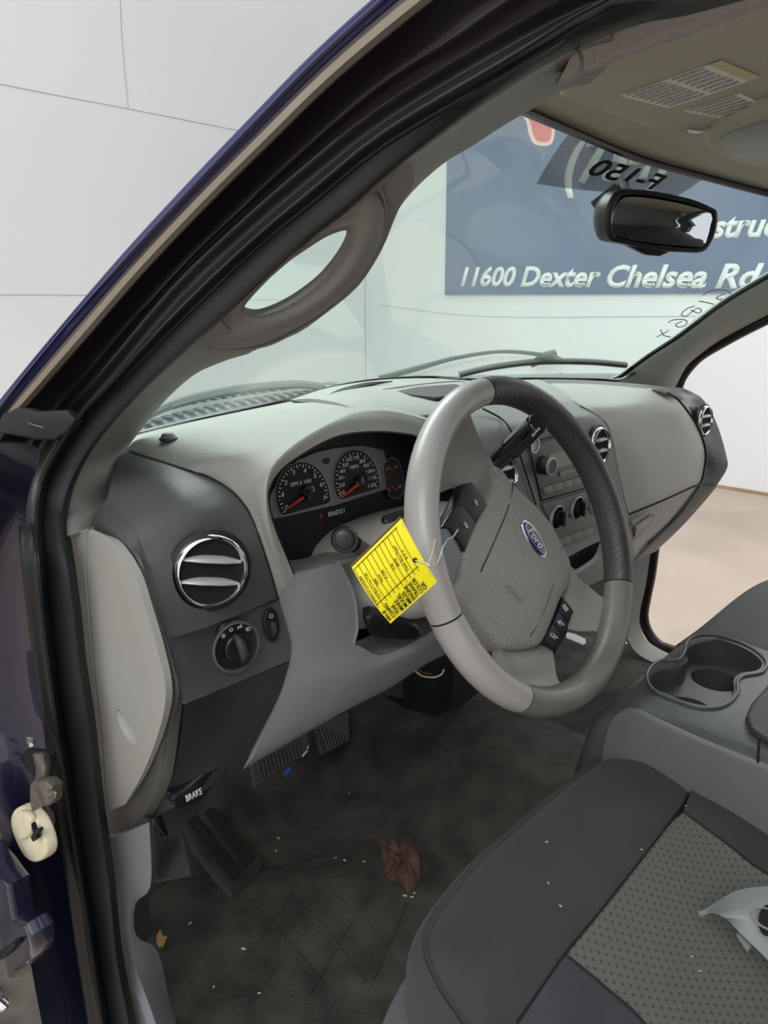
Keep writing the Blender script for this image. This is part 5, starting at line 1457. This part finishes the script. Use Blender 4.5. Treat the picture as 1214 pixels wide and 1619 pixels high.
st = ws(985, 292, -0.004)
tube('mirror_stem', [mcen-MNv*0.03+V((-0.03, 0.0, 0.01)), (mcen+st)*0.5+V((-0.01, 0.01, 0)), st], 0.010, BLACKP, mr, n=4, seg=12)
tube('stem_foot', [ws(978, 297, -0.016), ws(940, 327, -0.016)], 0.015, BLACKP, mr, n=1, up=(0, 0, 1), prof=[(-0.45, -1), (0.45, -1), (0.45, 1), (-0.45, 1)])

# ================================================================== FLOOR OF THE CAB
ca = thing('cabin_carpet', 'dirty black carpet lining the cab floor and transmission hump', 'carpet', (0, 0.2, 0.5))
xs = [-0.76, -0.66, -0.5, -0.34, -0.2, -0.10, 0.0, 0.14, 0.26, 0.42, 0.6, 0.76]
def floor_z(x, y):
    h = 0.50
    hump = 0.13*max(0.0, 1-(abs(x-0.02)/0.24)**2)**1.0 if abs(x-0.02) < 0.24 else 0.0
    ramp = max(0.0, y-0.50)*0.9
    return h+hump+ramp
ys = [-1.7, -1.0, -0.4, -0.1, 0.1, 0.25, 0.4, 0.5, 0.6, 0.7, 0.8]
fo = sheet('floor_carpet', [[V((x, y, floor_z(x, y))) for x in xs] for y in ys], CARPET, ca, nu=3, nv=3, thick=0.015)
rest = thing('foot_rest', 'raised black foot rest with two grooves beside the parking brake pedal', 'foot rest', tuple(at(350, 1330, z=.53)))
slab('rest_pad', px([(283, 1303), (325, 1278), (408, 1350), (368, 1390)], z=.545), (0, -0.2, 1), 0.03, CARPET, rest, bevel=0.006)
TRO = mat('deep_groove_black', (22, 21, 20), 0.9)
slab('groove', px([(296, 1305), (309, 1297), (380, 1366), (368, 1380)], z=.548), (0, -0.2, 1), 0.004, TRO, rest, bevel=0.0015)
slab('groove', px([(324, 1292), (336, 1285), (402, 1345), (390, 1359)], z=.548), (0, -0.2, 1), 0.004, TRO, rest, bevel=0.0015)
fm = thing('floor_mat', 'worn charcoal driver floor mat with moulded chevron grooves', 'floor mat', tuple(at(450, 1480, z=.508)))
mo_ = [(238, 1470), (250, 1400), (300, 1392), (400, 1380), (520, 1352), (640, 1322), (760, 1300), (860, 1330), (900, 1700), (300, 1800)]
slab('mat_pad', px(mo_, z=.512), (0, 0, 1), 0.010, MATR, fm, bevel=0.003, sm=2)
for k in range(7):
    A = (330+k*36, 1440+k*6)
    L1 = [(300+k*48, 1600-k*8), (400+k*44, 1500-k*18), (470+k*40, 1395+k*2)] if k % 2 == 0 else [(330+k*40, 1400+k*4), (400+k*36, 1470-k*2), (480+k*32, 1560-k*2)]
    tube('mat_ridge', px(L1, z=.5125), 0.0022, MATR, fm, n=5, seg=8)

sill = thing('sill_trim', 'long grey plastic kick panel and sill trim inside the driver door', 'sill trim', (-0.75, 0.3, 0.6))
a0 = pz([(162, 1327, 'x', -.752), (166, 1380, 'x', -.752), (174, 1440, 'x', -.752), (182, 1500, 'x', -.752), (186, 1550, 'x', -.755), (204, 1622, 'x', -.76), (240, 1740, 'x', -.76)])
a1 = pz([(200, 1316, 'x', -.742), (205, 1380, 'x', -.742), (200, 1430, 'x', -.742), (206, 1500, 'x', -.742), (214, 1530, 'x', -.742), (240, 1600, 'x', -.742), (280, 1720, 'x', -.742)])
a2 = pz([(236, 1300, 'x', -.732), (238, 1400, 'x', -.732), (214, 1430, 'x', -.732), (216, 1480, 'x', -.732), (250, 1505, 'x', -.70), (270, 1590, 'x', -.69), (300, 1670, 'x', -.69)])
sheet('sill_cover', [a0, a1, a2], COLP, sill, nu=4, nv=3, thick=0.006)
sheet('kick_cover', [pz([(236, 1300, 'x', -.732), (241, 1360, 'x', -.732), (238, 1400, 'x', -.732), (226, 1415, 'x', -.732)]), [at(u, v, x=-.732)+V((0.0, 0.16, 0)) for u, v in [(236, 1300), (241, 1360), (238, 1400), (226, 1415)]]], CHAR, sill, nu=3, nv=1, thick=0.004)
slab('dark_gap', pz([(212, 1428, 'x', -.728), (222, 1420, 'x', -.728), (232, 1450, 'x', -.728), (236, 1480, 'x', -.728), (228, 1482, 'x', -.728), (216, 1452, 'x', -.728)]), (-1, 0, 0), 0.003, VOID, sill)

# pedals
def ribbed_pad(name, parent, quad, nrm, nr, th=0.014, m=PEDM):
    P = [V(p) for p in quad]
    slab(name, P, nrm, th, m, parent, bevel=0.003)
    n = V(nrm).normalized()
    vs, F = [], []
    for k in range(nr):
        t0 = 0.06+0.88*k/nr; t1 = t0+0.88/nr*0.5
        q = [P[0].lerp(P[1], t0), P[0].lerp(P[1], t1), P[3].lerp(P[2], t1), P[3].lerp(P[2], t0)]
        cc_ = sum(q, V((0, 0, 0)))/4
        q = [cc_+(p-cc_)*0.93+n*0.0005 for p in q]
        c = len(vs)
        vs += q+[p+n*0.003 for p in q]
        F += [(c+4, c+5, c+6, c+7), (c, c+1, c+5, c+4), (c+1, c+2, c+6, c+5), (c+2, c+3, c+7, c+6), (c+3, c, c+4, c+7)]
    raw('pad_ribs', vs, F, m, parent, sm=False)


pbp = thing('parking_brake_pedal', 'black ribbed parking brake pedal beside the grey kick panel', 'pedal', tuple(at(268, 1358, y=.34)))
ribbed_pad('pedal_pad', pbp, pz([(241, 1330, 'y', .33), (286, 1323, 'y', .33), (295, 1382, 'y', .315), (246, 1393, 'y', .315)]), (-0.1, -0.8, 0.55), 12)
tube('pedal_arm', pz([(262, 1330, 'y', .345), (255, 1310, 'y', .38), (245, 1280, 'y', .42)]), 0.006, BLACKP, pbp, n=4, seg=8)
tube('return_cable', pz([(260, 1322, 'y', .33), (250, 1308, 'y', .34), (240, 1297, 'y', .35)]), 0.001, STEEL, pbp, n=3, seg=6)
bp_ = thing('brake_pedal', 'wide black ribbed brake pedal below the steering column panel', 'pedal', tuple(at(440, 1205, y=.48)))
ribbed_pad('pedal_pad', bp_, pz([(398, 1205, 'y', .49), (480, 1150, 'y', .49), (487, 1188, 'y', .465), (407, 1240, 'y', .465)]), (-0.1, -0.8, 0.55), 13)
tube('pedal_arm', pz([(440, 1175, 'y', .50), (450, 1120, 'y', .54), (470, 1040, 'y', .56)]), 0.009, BLACKP, bp_, n=4, seg=8)
ap = thing('accelerator_pedal', 'narrow black ribbed accelerator pedal right of the brake pedal', 'pedal', tuple(at(527, 1165, y=.55)))
ribbed_pad('pedal_pad', ap, pz([(500, 1150, 'y', .56), (545, 1130, 'y', .56), (552, 1170, 'y', .525), (515, 1190, 'y', .52)]), (-0.1, -0.8, 0.55), 8)
tube('pedal_arm', pz([(522, 1145, 'y', .57), (535, 1100, 'y', .60), (545, 1050, 'y', .62)]), 0.006, BLACKP, ap, n=4, seg=8)
wi = thing('loose_wire', 'thin dark wire with blue and cream tips dangling at brake pedal', 'wire', tuple(at(480, 1190, y=.44)))
tube('wire_run', pz([(493, 1150, 'y', .42), (490, 1175, 'y', .42), (478, 1200, 'y', .42), (462, 1215, 'y', .42), (452, 1222, 'y', .42)]), 0.0016, BLACKP, wi, n=5, seg=6)
tube('blue_tip', pz([(449, 1224, 'y', .42), (459, 1217, 'y', .42)]), 0.003, WIREBL, wi, n=1, seg=8)
tube('cream_tip', pz([(478, 1196, 'y', .42), (486, 1186, 'y', .42), (487, 1180, 'y', .42)]), 0.0015, CREAM, wi, n=3, seg=8)

bb = thing('module_box', 'black plastic module box hanging beneath the steering column', 'box', tuple(at(690, 1090, y=.36)))
mb = [at(637, 1119, y=.44), at(689, 1133, y=.36), at(715, 1119, y=.36), at(748, 1104, y=.40), at(790, 1075, y=.46)]
mt_ = [V((p.x, p.y, p.z+0.17)) for p in mb]
sheet('box_shell', [mt_, mb, [p*0.9+mb[2]*0.1+V((0, 0.06, 0)) for p in mb]], BLACKP, bb, nu=1, nv=1, thick=0.01, ang=15)
wr2 = thing('wiring_loop', 'cream and red wires looping out above the black module box', 'wire', tuple(at(685, 1068, y=.33)))
tube('cream_wire', pz([(655, 1060, 'y', .33), (668, 1069, 'y', .33), (686, 1071, 'y', .33), (698, 1066, 'y', .33), (702, 1058, 'y', .33)]), 0.0016, CREAM, wr2, n=5, seg=6)
tube('red_wire', pz([(655, 1056, 'y', .335), (668, 1063, 'y', .335), (682, 1066, 'y', .335)]), 0.0012, mat('red_wire', (130, 30, 30), 0.5), wr2, n=5, seg=6)
wp_ = thing('paper_scrap', 'small white paper scrap on carpet seen through lower right of wheel', 'paper', tuple(at(910, 1010, z=.66)))
slab('scrap', px([(896, 1001), (900, 998), (925, 1010), (926, 1016), (922, 1019), (895, 1008)], z=.60), (0, 0, 1), 0.002, PAPER, wp_, bevel=0.0006)

# leaf and bits of litter
lf = thing('dead_leaf', 'crumpled dark brown dead leaf lying on driver floor mat', 'leaf', tuple(at(635, 1365, z=.515)))
lo = [(603, 1345), (600, 1335), (608, 1330), (613, 1338), (618, 1332), (622, 1328), (628, 1334), (630, 1342), (638, 1336), (645, 1332), (652, 1340), (660, 1350), (666, 1360), (664, 1375), (665, 1390), (655, 1398), (645, 1404), (634, 1396), (622, 1390), (612, 1388), (608, 1375), (610, 1362), (604, 1355)]
cxl, cyl = 635, 1367
def lz(u, v, k, s):
    p = at(cxl+(u-cxl)*k, cyl+(v-cyl)*k, z=.520)
    return p+V((0, 0, 0.012*noise.noise(V((u*0.11, v*0.11, k*3+s)))+0.010*(1-k)))
sheet('leaf_blade', [[lz(u, v, k, 0.3) for u, v in lo] for k in (1.0, 0.8, 0.6, 0.4, 0.2, 0.02)], LEAF, lf, nu=2, nv=2, thick=0.0012, closed=True)
for L in ([(612, 1390), (625, 1370), (640, 1345), (645, 1334)], [(655, 1396), (648, 1375), (640, 1352)], [(610, 1380), (613, 1360), (606, 1340)]):
    tube('leaf_vein', [at(u, v, z=.534) for u, v in L], 0.0016, LEAF, lf, n=4, seg=6)
ch = thing('wood_chip', 'small tan wood chip on carpet edge beside grey sill trim', 'chip', tuple(at(255, 1483, z=.52)))
slab('chip', px([(249, 1478), (253, 1472), (257, 1480), (263, 1480), (258, 1492), (252, 1494), (248, 1486)], z=.525), (0, -0.2, 1), 0.005, CHIP, ch, bevel=0.001)
rnd = random.Random(4)
proto = None
spots = [(651, 1418), (640, 1376+40), (655, 1412), (436, 1345), (495, 1240), (508, 1245), (370, 1410), (545, 1360), (575, 1362), (530, 1356), (410, 1570), (338, 1560), (385, 1500), (440, 1325), (480, 1210), (552, 1255), (640, 1220), (697, 1260), (720, 1290), (300, 1460)]
for i, (u, v) in enumerate(spots):
    p = at(u, v, z=.516)
    if proto is None:
        bm = bmesh.new(); bmesh.ops.create_icosphere(bm, subdivisions=1, radius=0.0026)
        for vv in bm.verts: vv.co = V((vv.co.x*(1.6), vv.co.y*0.7, vv.co.z*0.5))+V([rnd.uniform(-.0004, .0004) for _ in range(3)])
        me = bpy.data.meshes.new('crumb'); bm.to_mesh(me); bm.free(); me.materials.append(CRUMB)
        o = bpy.data.objects.new('crumb', me); COL.objects.link(o); proto = o
    else:
        o = proto.copy(); COL.objects.link(o)
    o.location = p; o.rotation_euler = (0, 0, rnd.uniform(0, 6)); s = rnd.uniform(0.5, 1.1); o.scale = (s, s, s)
    if (u-640)**2+(v-1400)**2 < 1800: lbg = ('tiny pale crumb just below the dead leaf on the floor mat', 'crumbs below the dead leaf')
    elif v < 1270 and u < 600: lbg = ('tiny pale crumb on black carpet below the brake and accelerator pedals', 'crumbs below the pedals')
    elif v < 1300 and u > 600: lbg = ('tiny pale crumb on black carpet between steering wheel and driver seat', 'crumbs on the carpet by the seat')
    elif u > 500: lbg = ('tiny pale crumb left of the dead leaf on the cab floor', 'crumbs left of the dead leaf')
    elif u > 420 and v < 1350: lbg = ('tiny pale crumb right of the foot rest on the cab floor', 'crumbs right of the foot rest')
    else: lbg = ('tiny pale crumb on the lower left part of the driver floor mat', 'crumbs on the floor mat')
    tag(o, lbg[0], 'crumb', lbg[1])

# ================================================================== CONSOLE
cn = thing('centre_console', 'dusty dark grey centre console with twin cup holders between seats', 'console', (0, -0.2, 0.6))
ZC = 0.885
# side profile (y, z), extruded in x with rounded edges
X0, X1 = -0.165, 0.158
prof = [(0.02, 0.52), (0.075, 0.60), (0.055, 0.70), (0.035, 0.80), (0.015, 0.862), (-0.02, 0.883), (-0.08, 0.886), (-0.30, 0.886), (-0.75, 0.886), (-0.75, 0.50)]
cbody = slab('console_body', [V((X0+0.02, y, z)) for y, z in [(0.0, 0.52), (0.055, 0.60), (0.035, 0.70), (0.015, 0.80), (0.004, 0.835), (-0.018, 0.855), (-0.05, ZC-0.02), (-0.10, ZC-0.02), (-0.30, ZC-0.02), (-0.72, ZC-0.02), (-0.72, 0.50)]], (-1, 0, 0), X1-X0, CONS, cn, bevel=0.02, lift=0.02)
def cz(u, v, dz=0.0): return at(u, v, z=ZC+dz)
cup = [(1027, 1068), (1034, 1056), (1048, 1049), (1073, 1050), (1085, 1044), (1088, 1036), (1084, 1024), (1090, 1015), (1104, 1010), (1137, 1011), (1173, 1023), (1197, 1038), (1205, 1050), (1196, 1060), (1172, 1064), (1160, 1074), (1161, 1092), (1150, 1107), (1130, 1115), (1105, 1114), (1075, 1106), (1046, 1093), (1031, 1082)]
def cutter_from(outl, depth, n=3):
    o = slab('cutter', [cz(u, v, 0.0) for u, v in outl], (0, 0, 1), depth, None, None, bevel=0.0, sm=n)
    o.location = (0, 0, 0.012)
    return o
def circ(u, v, ru, rv): return [(u+ru*math.cos(a*math.pi/8), v+rv*math.sin(a*math.pi/8)) for a in range(16)]
c1_ = cutter_from(cup, 0.050)
def well(u, v, r):
    p = cz(u, v, -0.035)
    o = lathe('cutter', [(r, 0.01), (r*0.93, -0.06), (0, -0.06)], (p.x, p.y, p.z), (0, 0, 1), None, None, seg=40)
    return o
bpy.context.view_layer.update()
c2_ = well(1131, 1072, 0.036); c3_ = well(1088, 1118, 0.034)
cut(cbody, [c1_]); cut(cbody, [c2_]); cut(cbody, [c3_])
tube('cup_holder_lip', [cz(u, v, 0.001) for u, v in [(1022, 1068), (1030, 1053), (1047, 1044), (1070, 1044), (1082, 1030), (1086, 1014), (1104, 1005), (1138, 1006), (1176, 1018), (1202, 1034), (1212, 1050), (1203, 1064), (1176, 1069), (1166, 1078), (1166, 1095), (1152, 1112), (1130, 1120), (1104, 1119), (1073, 1110), (1042, 1097), (1027, 1084)]], 0.0028, CONS, cn, n=3, seg=8, closed=True)
slab('side_panel', px([(955, 1180), (962, 1152), (973, 1133), (990, 1125), (1010, 1129), (1030, 1140), (1102, 1173), (1214, 1219), (1420, 1305), (1500, 1600), (1100, 1500), (940, 1300)], x=X0-0.004), (-1, 0, 0), 0.01, CONSL, cn, bevel=0.003, sm=0)
lidp = [cz(u, v, 0.012) for u, v in [(1196, 1148), (1188, 1130), (1195, 1112), (1225, 1078), (1300, 1010), (1500, 1100), (1400, 1260), (1214, 1160)]]
slab('armrest_lid', lidp, (0, 0, 1), 0.016, CHAR, cn, bevel=0.006)
tube('lid_gap', [at(1200, 1165, x=X0-0.001), at(1198, 1205, x=X0-0.001)], 0.0015, SEAM, cn, n=1, seg=6)

# ================================================================== DRIVER SEAT
ds = thing('driver_seat', 'black cloth driver seat with dotted grey centre insert', 'seat', (-0.35, -0.3, 0.5))
F_ = pz([(790, 1720, 'z', .765), (735, 1618, 'z', .775), (698, 1562, 'z', .783), (674, 1500, 'z', .79), (692, 1446, 'z', .79), (760, 1362, 'z', .79), (830, 1300, 'z', .79), (900, 1240, 'z', .79), (950, 1203, 'z', .785), (986, 1176, 'z', .77)])
G_ = pz([(770, 1720, 'z', .79), (800, 1640, 'z', .795), (817, 1617, 'z', .798), (845, 1578, 'z', .80), (893, 1509, 'z', .80), (950, 1440, 'z', .80), (1010, 1364, 'z', .80), (1062, 1296, 'z', .80), (1085, 1262, 'z', .80), (1102, 1222, 'z', .79)])
FG = [a*0.5+b*0.5+V((0, 0, 0.022)) for a, b in zip(F_, G_)]
FG1 = [a*0.82+b*0.18+V((0, 0, 0.014)) for a, b in zip(F_, G_)]
sheet('front_bolster', [F_, FG1, FG, [a*0.15+b*0.85+V((0, 0, 0.010)) for a, b in zip(F_, G_)], G_], SEATD, ds, nu=4, nv=4, thick=0.02)
sk1 = [p+(p-V((-0.36, -0.25, p.z))).normalized()*0.014+V((0, 0, -0.03)) for p in F_]
sk2 = [p+(p-V((-0.36, -0.25, p.z))).normalized()*0.010+V((0, 0, -0.12)) for p in F_]
sk3 = [p+(p-V((-0.36, -0.25, p.z))).normalized()*-0.01+V((0, 0, -0.22)) for p in F_]
sheet('front_skirt', [F_, sk1, sk2, sk3], SEATD, ds, nu=4, nv=3, thick=0.006, ang=80)
tube('piping', [p+V((0, 0, 0.001)) for p in F_], 0.0022, SEATD, ds, n=4, seg=8)
I0 = pz([(893, 1509, 'z', .80), (950, 1440, 'z', .80), (1010, 1364, 'z', .80), (1060, 1300, 'z', .80), (1080, 1284, 'z', .80)])
I1 = pz([(955, 1560, 'z', .782), (1015, 1490, 'z', .778), (1080, 1405, 'z', .778), (1130, 1345, 'z', .784), (1148, 1334, 'z', .786)])
I2 = pz([(1022, 1622, 'z', .770), (1080, 1545, 'z', .764), (1150, 1450, 'z', .764), (1205, 1395, 'z', .770), (1222, 1388, 'z', .772)])
I3 = pz([(1160, 1800, 'z', .755), (1240, 1690, 'z', .750), (1330, 1570, 'z', .750), (1400, 1500, 'z', .755), (1420, 1490, 'z', .757)])
sheet('seat_insert', [I0, I1, I2, I3], DOTS, ds, nu=4, nv=4, thick=0.02)['label'] = 'dotted grey cloth insert'
L0 = pz([(893, 1509, 'z', .80), (955, 1560, 'z', .782), (1022, 1622, 'z', .770), (1160, 1800, 'z', .755)])
L1_ = pz([(845, 1578, 'z', .80), (890, 1640, 'z', .80), (930, 1710, 'z', .79), (990, 1860, 'z', .78)])
L2_ = pz([(800, 1640, 'z', .795), (795, 1700, 'z', .79), (790, 1760, 'z', .78), (800, 1900, 'z', .77)])
sheet('left_bolster', [L0, L1_, L2_], SEATM, ds, nu=4, nv=4, thick=0.02)
R0_ = pz([(1080, 1284, 'z', .80), (1148, 1334, 'z', .786), (1222, 1388, 'z', .772), (1420, 1490, 'z', .757)])
R1_ = pz([(1092, 1252, 'z', .806), (1160, 1285, 'z', .80), (1240, 1325, 'z', .79), (1420, 1410, 'z', .78)])
R2_ = pz([(1102, 1222, 'z', .79), (1150, 1224, 'z', .785), (1220, 1250, 'z', .78), (1420, 1330, 'z', .77)])
sheet('right_bolster', [R0_, R1_, R2_], SEATD, ds, nu=4, nv=4, thick=0.02)
for P in (G_[2:], I0, [I0[-1], I1[-1], I2[-1], I3[-1]], L0):
    tube('seam', [p+V((0, 0, 0.0005)) for p in P], 0.0013, SEAM, ds, n=4, seg=6)
box('seat_base', (-0.36, -0.36, 0.60), 0.42, 0.46, 0.2, CHAR, ds, bev=0.02)
box('backrest', (-0.36, -0.86, 1.05), 0.50, 0.12, 0.62, SEATD, ds, bev=0.05)
sv = thing('seat_side_shield', 'grey plastic valance low on outer front corner of driver seat', 'trim', tuple(at(630, 1590, z=.68)))
sheet('shield_panel', [pz([(650, 1530, 'z', .70), (632, 1562, 'z', .70), (612, 1600, 'z', .70), (590, 1660, 'z', .70)]), pz([(700, 1580, 'z', .72), (690, 1610, 'z', .72), (690, 1640, 'z', .72), (700, 1700, 'z', .72)])], CONSL, sv, nu=4, nv=1, thick=0.01)
# passenger seat
ps = thing('passenger_seat', 'dark grey cloth passenger seat cushion beyond the console', 'seat', (0.45, -0.3, 0.5))
q0 = pz([(1090, 1020, 'z', .79), (1128, 992, 'z', .81), (1180, 948, 'z', .82), (1214, 925, 'z', .82), (1250, 912, 'z', .81), (1300, 905, 'z', .79)])
q1 = [p+V((-0.03, -0.25, 0.0)) for p in q0]
q2 = [p+V((-0.06, -0.6, -0.02)) for p in q0]
q00 = [p+V((0, 0.02, -0.05)) for p in q0]
q000 = [p+V((0, 0.0, -0.25)) for p in q0]
sheet('seat_cushion', [q000, q00, q0, q1, q2], SEATP, ps, nu=4, nv=4, thick=0.02)
box('backrest', (0.45, -0.95, 1.05), 0.50, 0.12, 0.62, SEATD, ps, bev=0.05)

# loose trim piece lying on the seat
lt = thing('loose_trim_piece', 'broken grey plastic trim piece with round hole lying on driver seat', 'trim piece', tuple(at(1180, 1440, z=.80)))
def tz(u, v, z): return at(u, v, z=z)
T0 = [tz(1104, 1445, .800), tz(1135, 1424, .812), tz(1165, 1408, .820), tz(1200, 1402, .822), tz(1260, 1402, .822), tz(1330, 1420, .822)]
T1 = [tz(1107, 1449, .795), tz(1128, 1441, .812), tz(1150, 1448, .824), tz(1200, 1440, .832), tz(1262, 1450, .832), tz(1320, 1470, .83)]
T2 = [tz(1110, 1452, .790), tz(1126, 1442, .806), tz(1144, 1450, .812), tz(1180, 1485, .812), tz(1225, 1528, .81), tz(1290, 1590, .80)]
ltp = sheet('trim_shell', [T0, T1, T2], mat('loose_grey_plastic', (136, 140, 138), 0.5, bump=0.2), lt, nu=4, nv=4, thick=0.003)
slab('round_hole', [tz(u, v, .8345) for u, v in circ(1214, 1454, 15, 24)], (0, 0, 1), 0.002, VOID, lt)
ring('hole_collar', [(0.0125, 0), (0.0125, 0.0015), (0.0145, 0.001), (0.0145, 0)], tz(1214, 1454, .834), (0, 0, 1), MID, lt, seg=28)
slab('clip_tab', [tz(1166, 1476, .802), tz(1170, 1471, .802), tz(1189, 1492, .802), tz(1182, 1500, .802)], (0, 0, 1), 0.004, LIGHT2, lt, bevel=0.0005)

# lint on the seat cloth
for i, (u, v, zz) in enumerate([(864, 1331, .822), (1014, 1343, .803), (1084, 1274, .806), (886, 1432, .815), (1094, 1512, .772), (1107, 1535, .770), (996, 1295, .81), (867, 1396, .82), (1150, 1260, .80)]):
    o = proto.copy(); COL.objects.link(o)
    o.location = at(u, v, z=zz); s_ = rnd.uniform(0.35, 0.6); o.scale = (s_, s_, s_); o.rotation_euler = (0, 0, rnd.uniform(0, 6)); o.name = 'lint_speck'
    tag(o, 'tiny pale speck of lint on the driver seat cloth', 'lint', 'lint specks on the driver seat')
